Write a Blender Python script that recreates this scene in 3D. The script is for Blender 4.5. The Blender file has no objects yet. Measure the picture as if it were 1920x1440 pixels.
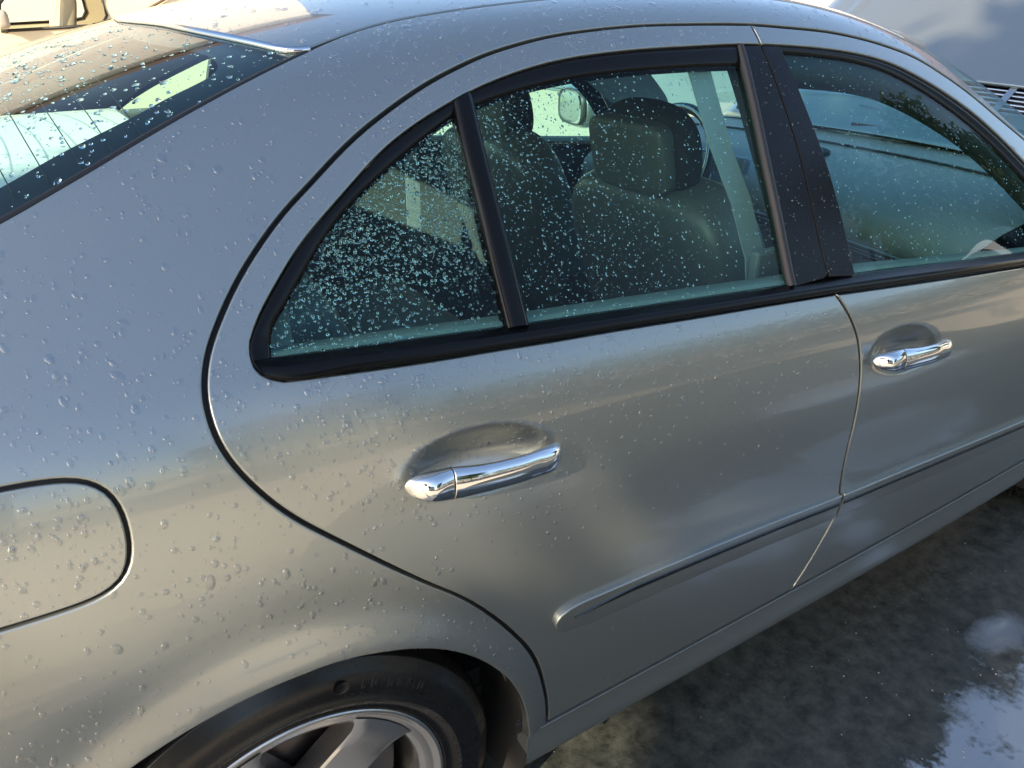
import bpy, bmesh, math, random
import numpy as np
from mathutils import Vector, Matrix, Euler
from mathutils.geometry import delaunay_2d_cdt
random.seed(7); RNG = np.random.default_rng(7)
R = math.radians
scene = bpy.context.scene
COL = scene.collection

# ------------------------------------------------------------------ camera
# world: x = forward along the parked saloon, y = its left, z = up, origin under its rear axle
CAM = (-0.12844, -1.61965, 1.43706)
def cam_axes(yaw, pitch, roll):
    f = np.array([math.cos(yaw)*math.cos(pitch), math.sin(yaw)*math.cos(pitch), -math.sin(pitch)])
    r = np.cross(f, [0, 0, 1]); r /= np.linalg.norm(r); u = np.cross(r, f)
    c, s = math.cos(roll), math.sin(roll)
    return c*r+s*u, -s*r+c*u, f
_r, _u, _f = cam_axes(0.998879, 0.474592, 0.001159)
cd = bpy.data.cameras.new('camera'); cam = bpy.data.objects.new('camera', cd); COL.objects.link(cam)
cam.matrix_world = Matrix(((_r[0], _u[0], -_f[0], CAM[0]), (_r[1], _u[1], -_f[1], CAM[1]), (_r[2], _u[2], -_f[2], CAM[2]), (0, 0, 0, 1)))
cd.sensor_fit = 'HORIZONTAL'; cd.sensor_width = 36; cd.lens = 36*1444.785/1920
cd.clip_start = .02; cd.clip_end = 2000
scene.camera = cam

# ------------------------------------------------------------------ sky, sun, exposure
SUN_AZ = math.atan2(-.38, -.92)          # the sun stands behind the car and a little to its right
SUN_EL = R(27)
sdir = Vector((math.cos(SUN_AZ)*math.cos(SUN_EL), math.sin(SUN_AZ)*math.cos(SUN_EL), math.sin(SUN_EL)))
world = bpy.data.worlds.new('World'); scene.world = world; world.use_nodes = True
wn = world.node_tree.nodes; wl = world.node_tree.links
bg = wn['Background']; sky = wn.new('ShaderNodeTexSky'); sky.sky_type = 'NISHITA'; sky.sun_disc = False
sky.sun_elevation = SUN_EL; sky.sun_rotation = math.pi/2-SUN_AZ
sky.air_density = 1.0; sky.dust_density = 1.6; sky.ozone_density = 1.0
wl.new(sky.outputs[0], bg.inputs[0]); bg.inputs[1].default_value = .13
sl = bpy.data.lights.new('sun', 'SUN'); sl.energy = 5.0; sl.angle = R(.53); sl.color = (1, .82, .60)
so = bpy.data.objects.new('sun', sl); COL.objects.link(so)
so.rotation_euler = (-sdir).to_track_quat('-Z', 'Y').to_euler(); so.location = sdir*30
vs = scene.view_settings; vs.view_transform = 'Standard'; vs.look = 'None'; vs.gamma = 1; vs.exposure = 1.48
vs.use_curve_mapping = False
scene.cycles.max_bounces = 10; scene.cycles.transparent_max_bounces = 24
scene.cycles.transmission_bounces = 8; scene.cycles.caustics_reflective = False; scene.cycles.caustics_refractive = True; scene.cycles.sample_clamp_indirect = 6

# ------------------------------------------------------------------ materials
MATS = {}
def mat(name, col=(.5, .5, .5), rough=.5, metal=0, coat=0, coat_rough=.03, spec=.5, emit=None, bump=None, var=None, sheen=0):
    if name in MATS: return MATS[name]
    m = bpy.data.materials.new(name); m.use_nodes = True; MATS[name] = m
    nt = m.node_tree; b = nt.nodes['Principled BSDF']
    b.inputs['Base Color'].default_value = (*col, 1); b.inputs['Roughness'].default_value = rough
    b.inputs['Metallic'].default_value = metal; b.inputs['Coat Weight'].default_value = coat
    b.inputs['Coat Roughness'].default_value = coat_rough; b.inputs['Specular IOR Level'].default_value = spec
    b.inputs['Sheen Weight'].default_value = sheen
    tc = nt.nodes.new('ShaderNodeTexCoord')
    if var:                                    # (scale, amount): uneven tone and gloss
        n = nt.nodes.new('ShaderNodeTexNoise'); n.inputs['Scale'].default_value = var[0]; n.inputs['Detail'].default_value = 6
        nt.links.new(tc.outputs['Object'], n.inputs['Vector'])
        mx = nt.nodes.new('ShaderNodeMix'); mx.data_type = 'RGBA'
        mx.inputs[6].default_value = (*[c*(1-var[1]) for c in col], 1); mx.inputs[7].default_value = (*[min(1, c*(1+var[1])) for c in col], 1)
        nt.links.new(n.outputs['Fac'], mx.inputs[0]); nt.links.new(mx.outputs[2], b.inputs['Base Color'])
        mr = nt.nodes.new('ShaderNodeMapRange'); mr.inputs[3].default_value = max(.02, rough*.85); mr.inputs[4].default_value = min(1, rough*1.15)
        nt.links.new(n.outputs['Fac'], mr.inputs[0]); nt.links.new(mr.outputs[0], b.inputs['Roughness'])
    if bump:                                   # (scale, strength, distance)
        n2 = nt.nodes.new('ShaderNodeTexNoise'); n2.inputs['Scale'].default_value = bump[0]; n2.inputs['Detail'].default_value = 4
        nt.links.new(tc.outputs['Object'], n2.inputs['Vector'])
        bp = nt.nodes.new('ShaderNodeBump'); bp.inputs['Strength'].default_value = bump[1]; bp.inputs['Distance'].default_value = bump[2]
        nt.links.new(n2.outputs['Fac'], bp.inputs['Height']); nt.links.new(bp.outputs[0], b.inputs['Normal'])
    return m
def glass(name, tint, refl=1.0, rough=0.0):
    """thin pane: tinted straight-through light plus mirror reflection by Fresnel"""
    if name in MATS: return MATS[name]
    m = bpy.data.materials.new(name); m.use_nodes = True; MATS[name] = m; nt = m.node_tree
    nt.nodes.remove(nt.nodes['Principled BSDF']); out = nt.nodes['Material Output']
    t = nt.nodes.new('ShaderNodeBsdfTransparent'); t.inputs[0].default_value = (*tint, 1)
    g = nt.nodes.new('ShaderNodeBsdfGlossy'); g.inputs['Roughness'].default_value = rough
    f = nt.nodes.new('ShaderNodeFresnel'); f.inputs[0].default_value = 1.45
    ml = nt.nodes.new('ShaderNodeMath'); ml.operation = 'MULTIPLY'; ml.inputs[1].default_value = refl; ml.use_clamp = True
    mx = nt.nodes.new('ShaderNodeMixShader')
    ge = nt.nodes.new('ShaderNodeNewGeometry'); mi = nt.nodes.new('ShaderNodeMix'); mi.inputs[2].default_value = 1.45; mi.inputs[3].default_value = 1/1.45      # same reflectance from either face
    nt.links.new(ge.outputs['Backfacing'], mi.inputs[0]); nt.links.new(mi.outputs[0], f.inputs[0])
    nt.links.new(f.outputs[0], ml.inputs[0]); nt.links.new(ml.outputs[0], mx.inputs[0])
    nt.links.new(t.outputs[0], mx.inputs[1]); nt.links.new(g.outputs[0], mx.inputs[2]); nt.links.new(mx.outputs[0], out.inputs[0])
    return m
PAINT = mat('silver_paint', (.31, .338, .328), .35, .80, 1.0, .025, bump=(900, .02, .0003)); PAINT.node_tree.nodes['Principled BSDF'].inputs['Coat IOR'].default_value = 1.5
BLACK = mat('black_trim', (.004, .004, .0045), .22, spec=.22, bump=(600, .05, .0003))
RUBBER = mat('seal_rubber', (.012, .012, .013), .55)
CHROME = mat('chrome', (.86, .86, .87), .06, 1.0)
SATIN = mat('satin_metal', (.62, .62, .63), .28, 1.0)
ALLOY = mat('wheel_alloy', (.62, .62, .615), .26, .95, .5, .08)
TYRE = mat('tyre_rubber', (.008, .0077, .0075), .27, var=(30, .25), bump=(160, .15, .0006))
UNDER = mat('under_body', (.01, .01, .01), .8)
GLASS_S = glass('side_glass', (.63, .92, .90), .6)
GLASS_W = glass('windscreen_glass', (.66, .91, .94))
GLASS_R = glass('rear_glass', (.72, .93, .91))
FRIT = mat('ceramic_band', (.012, .014, .018), .35)
LEATHER = mat('grey_leather', (.12, .121, .117), .38, bump=(220, .35, .0008), var=(14, .12))
FABRIC = mat('dark_cloth', (.022, .022, .023), .9, bump=(900, .5, .0008))
SHELL = mat('headrest_shell', (.11, .11, .105), .55, bump=(700, .3, .0004))
PLASTIC = mat('dash_plastic', (.27, .275, .265), .55, bump=(700, .3, .0005))
DARKPL = mat('dark_plastic', (.020, .021, .022), .45)
LINER = mat('headliner_cloth', (.50, .50, .48), .95)
TRIMGREY = mat('pillar_trim', (.42, .43, .42), .75)
CARPET = mat('carpet', (.015, .015, .016), .95)

# ------------------------------------------------------------------ object helpers
def tag(o, label=None, cat=None, group=None, kind=None):
    if label: o['label'] = label
    if cat: o['category'] = cat
    if group: o['group'] = group
    if kind: o['kind'] = kind
    return o
def link(o, parent=None):
    COL.objects.link(o)
    if parent: o.parent = parent
    return o
def empty(name, loc=(0, 0, 0)):
    o = bpy.data.objects.new(name, None); o.location = loc; return link(o)
def mesh_obj(name, V, F, m, parent=None, normals=None, smooth=True):
    me = bpy.data.meshes.new(name); me.from_pydata([tuple(map(float, v)) for v in V], [], [tuple(map(int, f)) for f in F])
    me.materials.append(m)
    if smooth: me.polygons.foreach_set('use_smooth', [True]*len(me.polygons))
    me.update()
    if normals is not None and len(me.vertices) == len(normals):
        me.normals_split_custom_set_from_vertices([tuple(map(float, n)) for n in normals])
    return link(bpy.data.objects.new(name, me), parent)
def bm_obj(name, bm, m, parent=None, smooth=False):
    me = bpy.data.meshes.new(name); bmesh.ops.recalc_face_normals(bm, faces=bm.faces[:]); bm.to_mesh(me); bm.free(); me.materials.append(m)
    if smooth: me.polygons.foreach_set('use_smooth', [True]*len(me.polygons))
    return link(bpy.data.objects.new(name, me), parent)
def box_bm(bm, c, s, rot=None, bev=0, seg=2):
    r = bmesh.ops.create_cube(bm, size=1); vs_ = r['verts']
    M = Matrix.LocRotScale(Vector(c), rot.to_quaternion() if rot else None, Vector(s))
    bmesh.ops.transform(bm, matrix=M, verts=vs_)
    if bev: bmesh.ops.bevel(bm, geom=list({e for v in vs_ for e in v.link_edges}), offset=bev, segments=seg, affect='EDGES', profile=.5)
def box(name, c, s, m, parent=None, rot=None, bev=0, seg=2):
    bm = bmesh.new(); box_bm(bm, c, s, rot, bev, seg); return bm_obj(name, bm, m, parent, smooth=False)
def superell(name, c, s, m, parent=None, rot=None, e1=.5, e2=.5, nu=28, nv=18):
    """rounded cushion: super-ellipsoid"""
    sp = lambda a, e: math.copysign(abs(a)**e, a)
    V = []; F = []
    for j in range(nv+1):
        ph = -math.pi/2+math.pi*j/nv
        for i in range(nu):
            th = 2*math.pi*i/nu
            V.append(Vector((s[0]/2*sp(math.cos(ph), e1)*sp(math.cos(th), e2), s[1]/2*sp(math.cos(ph), e1)*sp(math.sin(th), e2), s[2]/2*sp(math.sin(ph), e1))))
    for j in range(nv):
        for i in range(nu):
            F.append((j*nu+i, j*nu+(i+1) % nu, (j+1)*nu+(i+1) % nu, (j+1)*nu+i))
    M = rot.to_matrix() if rot else Matrix.Identity(3)
    return mesh_obj(name, [M@v+Vector(c) for v in V], F, m, parent)
def tube(name, pts, rad, m, parent=None, n=10, closed=False, flat=1.0):
    """swept round (or flattened) bar along pts; rad a number or list"""
    P_ = [Vector(p) for p in pts]; k = len(P_); V = []; F = []
    up = Vector((0, 0, 1))
    for i, p in enumerate(P_):
        a = P_[(i-1) % k] if closed or i > 0 else p; b = P_[(i+1) % k] if closed or i < k-1 else p
        t = (b-a).normalized(); s_ = t.cross(up)
        if s_.length < 1e-4: s_ = t.cross(Vector((1, 0, 0)))
        s_.normalize(); w = s_.cross(t); r = rad[i] if isinstance(rad, (list, tuple)) else rad
        for q in range(n):
            an = 2*math.pi*q/n; V.append(p+s_*math.cos(an)*r+w*math.sin(an)*r*flat)
    for i in range(k if closed else k-1):
        for q in range(n):
            F.append((i*n+q, i*n+(q+1) % n, ((i+1) % k)*n+(q+1) % n, ((i+1) % k)*n+q))
    if not closed: F += [tuple(range(n))[::-1], tuple((k-1)*n+q for q in range(n))]
    return mesh_obj(name, V, F, m, parent)
def lathe(name, prof, m, parent=None, n=72, center=(0, 0, 0), axis_flip=1, a0=0, a1=2*math.pi):
    """profile of (radius, offset along y) turned about the y axis"""
    full = abs(a1-a0-2*math.pi) < 1e-6; k = len(prof); V = []; F = []
    cnt = n if full else n+1
    for i in range(cnt):
        a = a0+(a1-a0)*i/n
        for r, o in prof: V.append((center[0]+r*math.sin(a), center[1]+o*axis_flip, center[2]+r*math.cos(a)))
    for i in range(n):
        for j in range(k-1):
            i2 = (i+1) % cnt
            f = (i*k+j, i*k+j+1, i2*k+j+1, i2*k+j); F.append(f if axis_flip > 0 else f[::-1])
    return mesh_obj(name, V, F, m, parent)
def hermite(x, pts):
    px = np.array([p[0] for p in pts], float); py = np.array([p[1] for p in pts], float); m = np.gradient(py, px)
    x = np.asarray(x, float); i = np.clip(np.searchsorted(px, x)-1, 0, len(px)-2)
    h = px[i+1]-px[i]; t = np.clip((x-px[i])/h, 0, 1)
    return (2*t**3-3*t**2+1)*py[i]+(t**3-2*t**2+t)*h*m[i]+(-2*t**3+3*t**2)*py[i+1]+(t**3-t**2)*h*m[i+1]

# ------------------------------------------------------------------ the saloon's body surface
# one bicubic B-spline skin from the sill (v = 0) over the shoulder, glass and roof rail to the roof centre (v = 15.5)
X0, DX, NX = -1.5, .3, 20
XS = X0+DX*np.arange(NX)
def control_lines(x):
    pw = hermite(x, [(-1.5, -.085), (-.9, -.045), (-.3, -.016), (.3, -.004), (1.0, .006), (1.6, .011), (2.2, .004), (3, -.04), (4.3, -.2)])
    tap = hermite(x, [(-1.5, -.11), (-.9, -.062), (-.3, -.030), (.3, -.012), (1., .002), (1.6, .006), (2.2, -.008), (3, -.06), (4.3, -.22)])
    bz = hermite(x, [(-1.5, 1.0), (-.9, 1.035), (-.3, 1.045), (.1, 1.04), (.5, 1.015), (1.06, .975), (1.6, .945), (2.2, .92), (3, .87), (4.3, .74)])
    gz = hermite(x, [(-1.5, 1.03), (-1.2, 1.05), (-.9, 1.075), (-.6, 1.13), (-.3, 1.21), (0, 1.30), (.3, 1.365), (.6, 1.40), (1., 1.412), (1.3, 1.40), (1.6, 1.335), (1.9, 1.215), (2.2, 1.075), (2.5, .97), (3, .92), (4.3, .78)])
    gw = hermite(x, [(-1.5, .60), (-1.2, .63), (-.9, .645), (-.6, .65), (-.3, .638), (0, .615), (.3, .598), (.6, .598), (1., .60), (1.3, .60), (1.6, .605), (1.9, .635), (2.2, .68), (2.5, .72), (3, .72), (4.3, .58)])
    cz = hermite(x, [(-1.5, 1.045), (-1.2, 1.07), (-.9, 1.105), (-.6, 1.18), (-.3, 1.275), (0, 1.37), (.3, 1.432), (.6, 1.457), (1., 1.463), (1.3, 1.448), (1.6, 1.385), (1.9, 1.275), (2.2, 1.125), (2.5, 1.0), (3, .95), (4.3, .8)])
    L = [(w+pw, z+0*x) for w, z in ((.80, .175), (.858, .185), (.878, .235), (.889, .32), (.904, .44), (.913, .56), (.915, .68), (.911, .79))]
    L += [(.903+tap, bz-.115), (.885+tap, bz-.03), (.845+tap, bz+.025)]
    bw = .845+tap
    for f in (.36, .72): L.append((bw+(gw-bw)*f+.012*math.sin(math.pi*f), bz+.025+(gz-bz-.025)*f))
    L.append((gw, gz))
    L += [(.80*gw, gz+(cz-gz)*.55), (.5*gw, gz+(cz-gz)*.88), (.17*gw, cz), (-.17*gw, cz), (-.5*gw, gz+(cz-gz)*.88)]
    return L
_L = control_lines(XS)
NET = np.array([[(XS[i], -w[i], z[i]) for (w, z) in _L] for i in range(NX)]); NV = NET.shape[1]; VC = 15.5
def bsb(t): return np.stack([(1-t)**3, 3*t**3-6*t**2+4, -3*t**3+3*t**2+3*t+1, t**3], -1)/6
def P(x, v):
    x, v = np.broadcast_arrays(np.asarray(x, float), np.asarray(v, float))
    u = (x-X0)/DX-1; i = np.clip(np.floor(u).astype(int), 0, NX-4); a = bsb(u-i)
    j = np.clip(np.floor(v).astype(int), 0, NV-4); b = bsb(v-j); out = 0
    for k in range(4):
        for l in range(4): out = out+(a[..., k]*b[..., l])[..., None]*NET[i+k, j+l]
    return out
def unit(a): return a/np.maximum(np.linalg.norm(a, axis=-1, keepdims=True), 1e-12)
def Nrm(x, v, h=1e-3):
    return unit(np.cross(P(x+h, v)-P(x-h, v), P(x, v+h)-P(x, v-h)))
_vg = np.linspace(0, VC, 600); _pg = P(np.full(600, .5), _vg)
_ag = np.r_[0, np.cumsum(np.linalg.norm(np.diff(_pg, axis=0), axis=1))]          # arc length up the section
v2a = lambda v: np.interp(v, _vg, _ag); a2v = lambda a: np.interp(a, _ag, _vg)
def XZ(pts):
    """side-view outline points (x, z) -> (x, v) on the skin"""
    out = []
    for x, z in pts:
        zz = P(np.full(600, x), _vg)[:, 2]; zz = np.maximum.accumulate(zz); out.append((x, float(np.interp(z, zz, _vg))))
    return np.array(out)
def resample(q, ds=.010, smooth=6):
    q = np.asarray(q, float); s = np.stack([q[:, 0], v2a(q[:, 1])], -1)
    d = np.r_[0, np.cumsum(np.linalg.norm(np.diff(s, axis=0), axis=1))]; n = max(2, int(round(d[-1]/ds)))
    t = np.linspace(0, d[-1], n+1)
    if len(q) > 2:
        m = np.stack([np.gradient(s[:, k], d) for k in (0, 1)], -1)
        i = np.clip(np.searchsorted(d, t, side='right')-1, 0, len(d)-2); h = (d[i+1]-d[i])[:, None]; w = ((t-d[i])/(d[i+1]-d[i]))[:, None]
        r = (2*w**3-3*w**2+1)*s[i]+(w**3-2*w**2+w)*h*m[i]+(-2*w**3+3*w**2)*s[i+1]+(w**3-w**2)*h*m[i+1]
    else: r = s[0]+(s[-1]-s[0])*(t/d[-1])[:, None]
    for _ in range(smooth):
        if len(r) > 2: r[1:-1] = .5*r[1:-1]+.25*(r[:-2]+r[2:])
    return np.stack([r[:, 0], a2v(r[:, 1])], -1)
def inside(p, poly):
    x, y = p[:, 0], p[:, 1]; c = np.zeros(len(p), bool); a = poly; b = np.roll(poly, -1, 0)
    for (x1, y1), (x2, y2) in zip(a, b):
        if y1 == y2: continue
        k = ((y1 > y) != (y2 > y)) & (x < (x2-x1)*(y-y1)/(y2-y1)+x1); c ^= k
    return c
def skin(x, v, off=0., disp=None):
    n = Nrm(x, v); o = off+(disp(x, v) if disp else 0.)
    return P(x, v)+(n*np.asarray(o)[..., None] if np.ndim(o) else n*o)
def skin_n(x, v, off=0., disp=None, h=1e-3):
    if disp is None: return Nrm(x, v)
    hv = h*8
    return unit(np.cross(skin(x+h, v, off, disp)-skin(x-h, v, off, disp), skin(x, v+hv, off, disp)-skin(x, v-hv, off, disp)))
def shift(q, dist, off_corner=None):
    """move a closed (x, v) outline to its left by dist metres"""
    x, v = q[:, 0], q[:, 1]; p = P(x, v); n = Nrm(x, v)
    t = unit(np.roll(p, -1, 0)-np.roll(p, 1, 0)); l = np.cross(n, t)*np.asarray(dist).reshape(-1, 1)
    h = 1e-3; jx = (P(x+h, v)-P(x-h, v))/(2*h); jv = (P(x, v+h)-P(x, v-h))/(2*h)
    a, b, c = (jx*jx).sum(1), (jx*jv).sum(1), (jv*jv).sum(1); e, f = (jx*l).sum(1), (jv*l).sum(1); D = a*c-b*b
    return np.stack([x+(e*c-f*b)/D, v+(f*a-e*b)/D], -1)
def panel_geo(segs, off=0., roll=.003, depth=.014, gap=0., spacing=.018, disp=None, noroll=(), extra=None, ds=.010, smooth=6, hole=None):
    """sheet-metal panel on the skin: closed outline (counter-clockwise seen from outside), rolled hem, exact normals"""
    loops = [segs]+([hole] if hole else []); bnd = []; fl = []; V = []; N = []; F = []
    for li, sg in enumerate(loops):
        q = []; keep = []
        for k, s in enumerate(sg):
            r = resample(s, ds, smooth)[:-1]; q.append(r); keep += [0. if (li == 0 and k in noroll) else 1.]*len(r)
        q = np.concatenate(q); keep = np.array(keep)
        if gap: q = shift(q, gap*keep)
        bnd.append(q); fl.append(keep)
    ins = [shift(q, roll*k) if roll else q for q, k in zip(bnd, fl)]
    pts = []; edges = []; polys = []
    for q in ins:
        s0 = len(pts); s2 = np.stack([q[:, 0], v2a(q[:, 1])], -1); polys.append(s2); pts += list(map(tuple, s2))
        edges += [(s0+i, s0+(i+1) % len(q)) for i in range(len(q))]
    lo, hi = polys[0].min(0), polys[0].max(0)
    gx = np.arange(lo[0], hi[0], spacing); ga = np.arange(lo[1], hi[1], spacing*.8)
    G = np.stack(np.meshgrid(gx, ga, indexing='ij'), -1); G[:, ::2, 0] += spacing/2; G = G.reshape(-1, 2)
    if extra is not None: G = np.concatenate([G, extra])
    k = inside(G, polys[0])
    for h in polys[1:]: k &= ~inside(G, h)
    G = G[k]; B = np.concatenate(polys)
    if len(G):
        dm = np.concatenate([np.sqrt(((c[:, None]-B[None])**2).sum(-1)).min(1) for c in np.array_split(G, max(1, len(G)//400))])
        G = G[dm > spacing*.45]
    allp = [Vector(p) for p in pts]+[Vector(p) for p in G]
    vo, eo, fo, ov, oe, of = delaunay_2d_cdt(allp, edges, [], 0, 1e-7)
    U = np.array([tuple(p) for p in vo]); tri = np.array([f for f in fo if len(f) == 3])
    c = U[tri].mean(1); k = inside(c, polys[0])
    for h in polys[1:]: k &= ~inside(c, h)
    tri = tri[k]
    ux, uv = U[:, 0], a2v(U[:, 1])
    V = list(skin(ux, uv, off, disp)); N = list(skin_n(ux, uv, off, disp)); F = [tuple(t) for t in tri]
    if roll:
        omap = {}
        for i, o in enumerate(ov):
            for a in o: omap[a] = i
        base = 0
        for q, qi, kp in zip(bnd, ins, fl):
            n = len(q); p = skin(q[:, 0], q[:, 1], off, disp); nn = skin_n(q[:, 0], q[:, 1], off, disp)
            t = unit(np.roll(p, -1, 0)-np.roll(p, 1, 0)); o = -np.cross(nn, t)
            prev = [omap[base+i] for i in range(n)]
            for th, dp in ((35, 0), (65, 0), (90, 0), (90, depth)):
                s_, c_ = math.sin(R(th)), math.cos(R(th)); st = len(V)
                V += list(p-roll*o-roll*nn+roll*(nn*c_+o*s_)-dp*nn); N += list(nn*c_+o*s_)
                cur = [st+i for i in range(n)]
                for i in range(n):
                    j = (i+1) % n
                    if kp[i] and kp[j]: F.append((prev[i], cur[i], cur[j], prev[j]))
                prev = cur
            base += n
    return np.array(V), np.array(N), F
def mirror_geo(g):
    V, N, F = g; s = np.array([1, -1, 1]); return V*s, N*s, [f[::-1] for f in F]
def join_geo(a, b):
    return np.concatenate([a[0], b[0]]), np.concatenate([a[1], b[1]]), a[2]+[tuple(i+len(a[0]) for i in f) for f in b[2]]
def panel(name, segs, m, parent, **k):
    g = panel_geo(segs, **k); return mesh_obj(name, g[0], g[2], m, parent, g[1]), g
def lofted(name, curves, m, parent, smooth=True):
    """sheet through a list of equally long 3-D polylines"""
    n = len(curves[0]); V = [p for c in curves for p in c]
    F = [(j*n+i, j*n+i+1, (j+1)*n+i+1, (j+1)*n+i) for j in range(len(curves)-1) for i in range(n-1)]
    return mesh_obj(name, V, F, m, parent, smooth=smooth)
def flip(g): return g[0], g[1], g[2]

# ---- side-view outlines measured on the car (x, z in metres)
arch = [(-.38, .30), (-.372, .42), (-.33, .52), (-.26, .60), (-.181, .655), (-.147, .667), (-.099, .679), (-.050, .686), (.009, .688), (.074, .683), (.123, .669), (.174, .648), (.219, .620), (.258, .585), (.293, .542), (.320, .499), (.344, .442), (.362, .372), (.371, .311)]
gapc = [(.417, .315), (.410, .375), (.397, .432), (.384, .482), (.363, .534), (.334, .584), (.304, .629), (.275, .667), (.242, .704), (.210, .734), (.171, .773), (.126, .819), (.085, .861), (.052, .895), (.025, .930), (.013, .950), (.002, .969), (-.006, .987), (-.012, 1.005), (-.014, 1.022), (-.014, 1.038), (-.011, 1.055), (-.007, 1.066), (.000, 1.080), (.008, 1.093), (.014, 1.100), (.038, 1.127), (.064, 1.152), (.091, 1.174), (.118, 1.194), (.144, 1.211), (.172, 1.227), (.198, 1.243), (.251, 1.273), (.307, 1.299), (.369, 1.324), (.419, 1.340), (.466, 1.353), (.521, 1.364), (.587, 1.374), (.671, 1.381), (.758, 1.385), (.878, 1.385), (1.011, 1.382)]
gapf = [(1.011, 1.382), (1.109, 1.375), (1.195, 1.368), (1.292, 1.355), (1.391, 1.336), (1.485, 1.312), (1.576, 1.275), (1.667, 1.231), (1.739, 1.189), (1.828, 1.137), (1.91, 1.084), (1.985, 1.028), (2.05, .965)]
bgap_low = [(1.034, .316), (1.059, .375), (1.084, .452), (1.097, .491), (1.098, .525), (1.090, .552), (1.080, .594), (1.076, .666), (1.078, .727), (1.077, .787), (1.072, .845), (1.063, .888), (1.046, .923), (1.025, .956), (1.015, .971)]
bgap_up = [(1.015, .971), (1.012, 1.0), (1.014, 1.051), (1.017, 1.110), (1.021, 1.166), (1.019, 1.270), (1.012, 1.351)]
belt_low = [(.073, 1.049), (.163, 1.040), (.254, 1.032), (.355, 1.0245), (.415, 1.0195), (.541, 1.010), (.683, .998), (.847, .985), (1.015, .971)]
belt_low_f = [(1.015, .971), (1.287, .945), (1.642, .912), (1.95, .885)]
belt_top = [(.052, 1.073), (.129, 1.067), (.240, 1.058), (.369, 1.047), (.495, 1.037), (.695, 1.021), (.919, 1.003), (1.012, .996)]
belt_top_f = [(1.012, .996), (1.084, .991), (1.337, .968), (1.653, .938), (1.95, .91)]
win_corner = [(.052, 1.089), (.045, 1.076), (.045, 1.067), (.048, 1.059), (.058, 1.052), (.073, 1.049)]
win = [(.052, 1.089), (.066, 1.107), (.082, 1.122), (.104, 1.141), (.128, 1.161), (.155, 1.180), (.186, 1.199), (.222, 1.221), (.278, 1.254), (.344, 1.283), (.399, 1.302), (.427, 1.311), (.469, 1.322), (.532, 1.335), (.597, 1.344), (.665, 1.349), (.741, 1.352), (.853, 1.353), (.955, 1.353), (1.012, 1.351)]
win_f = [(1.012, 1.351), (1.061, 1.348), (1.161, 1.340), (1.270, 1.327), (1.377, 1.306), (1.465, 1.277), (1.557, 1.239), (1.651, 1.192), (1.737, 1.134), (1.80, 1.082), (1.88, 1.01), (1.95, .94), (1.95, .885)]
gq = [(.059, 1.073), (.078, 1.096), (.107, 1.121), (.136, 1.146), (.169, 1.173), (.214, 1.203), (.268, 1.232), (.332, 1.262), (.392, 1.287)]
bar_l = [(.369, 1.044), (.374, 1.113), (.381, 1.186), (.387, 1.247), (.397, 1.302)]
bar_r = [(.402, 1.041), (.408, 1.114), (.414, 1.188), (.421, 1.250), (.430, 1.312)]
gd_top = [(.428, 1.296), (.493, 1.310), (.589, 1.322), (.690, 1.327), (.799, 1.328), (.958, 1.325)]
btrim = [(.919, 1.000), (.929, 1.089), (.938, 1.183), (.952, 1.277), (.963, 1.353)]
btrim_f = [(1.084, .989), (1.090, 1.054), (1.090, 1.101), (1.087, 1.166), (1.077, 1.239), (1.066, 1.316), (1.060, 1.349)]
seam = [(.253, 1.368), (.316, 1.384), (.375, 1.395), (.462, 1.406), (.556, 1.415)]
backlite = [(-.148, 1.222), (-.097, 1.242), (-.049, 1.261), (.015, 1.287), (.084, 1.313), (.162, 1.340), (.240, 1.364)]
frit_e = [(-.139, 1.251), (-.125, 1.258), (-.081, 1.276), (-.036, 1.292), (.005, 1.306), (.056, 1.325), (.117, 1.345)]
backtop = [(.125, 1.389), (.145, 1.384), (.173, 1.377), (.201, 1.370), (.235, 1.362)]
fuel = [(-.315, .908), (-.307, .893), (-.290, .884), (-.270, .882), (-.246, .881), (-.208, .880), (-.178, .880), (-.152, .882), (-.137, .887), (-.128, .895), (-.122, .909), (-.118, .929), (-.117, .954), (-.118, .974), (-.123, .988), (-.131, .998), (-.142, 1.005), (-.155, 1.008), (-.183, 1.012), (-.210, 1.014), (-.245, 1.015), (-.275, 1.014), (-.300, 1.008), (-.316, .995), (-.323, .975), (-.324, .95), (-.321, .927), (-.315, .908)]
def rev(a): return np.asarray(a)[::-1]
def cat(*a):
    out = [np.asarray(a[0])]
    for b in a[1:]: out.append(np.asarray(b)[1:])
    return np.concatenate(out)
Agap, Agapf, Abl, Abu = XZ(gapc), XZ(gapf), XZ(bgap_low), XZ(bgap_up)
Ablow, Ablowf, Abtop, Abtopf = XZ(belt_low), XZ(belt_low_f), XZ(belt_top), XZ(belt_top_f)
Awin, Awc, Awf, Aarch = XZ(win), XZ(win_corner), XZ(win_f), XZ(arch)
VS = float(XZ([(.6, .316)])[0, 1])          # height of the door's lower edge
Aseam = cat(XZ(seam), [(.556, 12.73), (.9, 12.72), (1.2, 12.5), (1.4, 12.2), (1.5, 12.02)])
Ascr = np.array([(1.5, 12.02), (1.559, 11.90), (1.62, 11.70), (1.70, 11.42), (1.80, 11.04), (1.95, 10.5), (2.1, 10.05), (2.2, 9.85)])       # windscreen side edge
Aback = cat([(-.62, 10.75), (-.45, 10.95), (-.3, 11.12), (-.148, float(XZ([(-.148, 1.222)])[0, 1]))], XZ(backlite))

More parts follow.
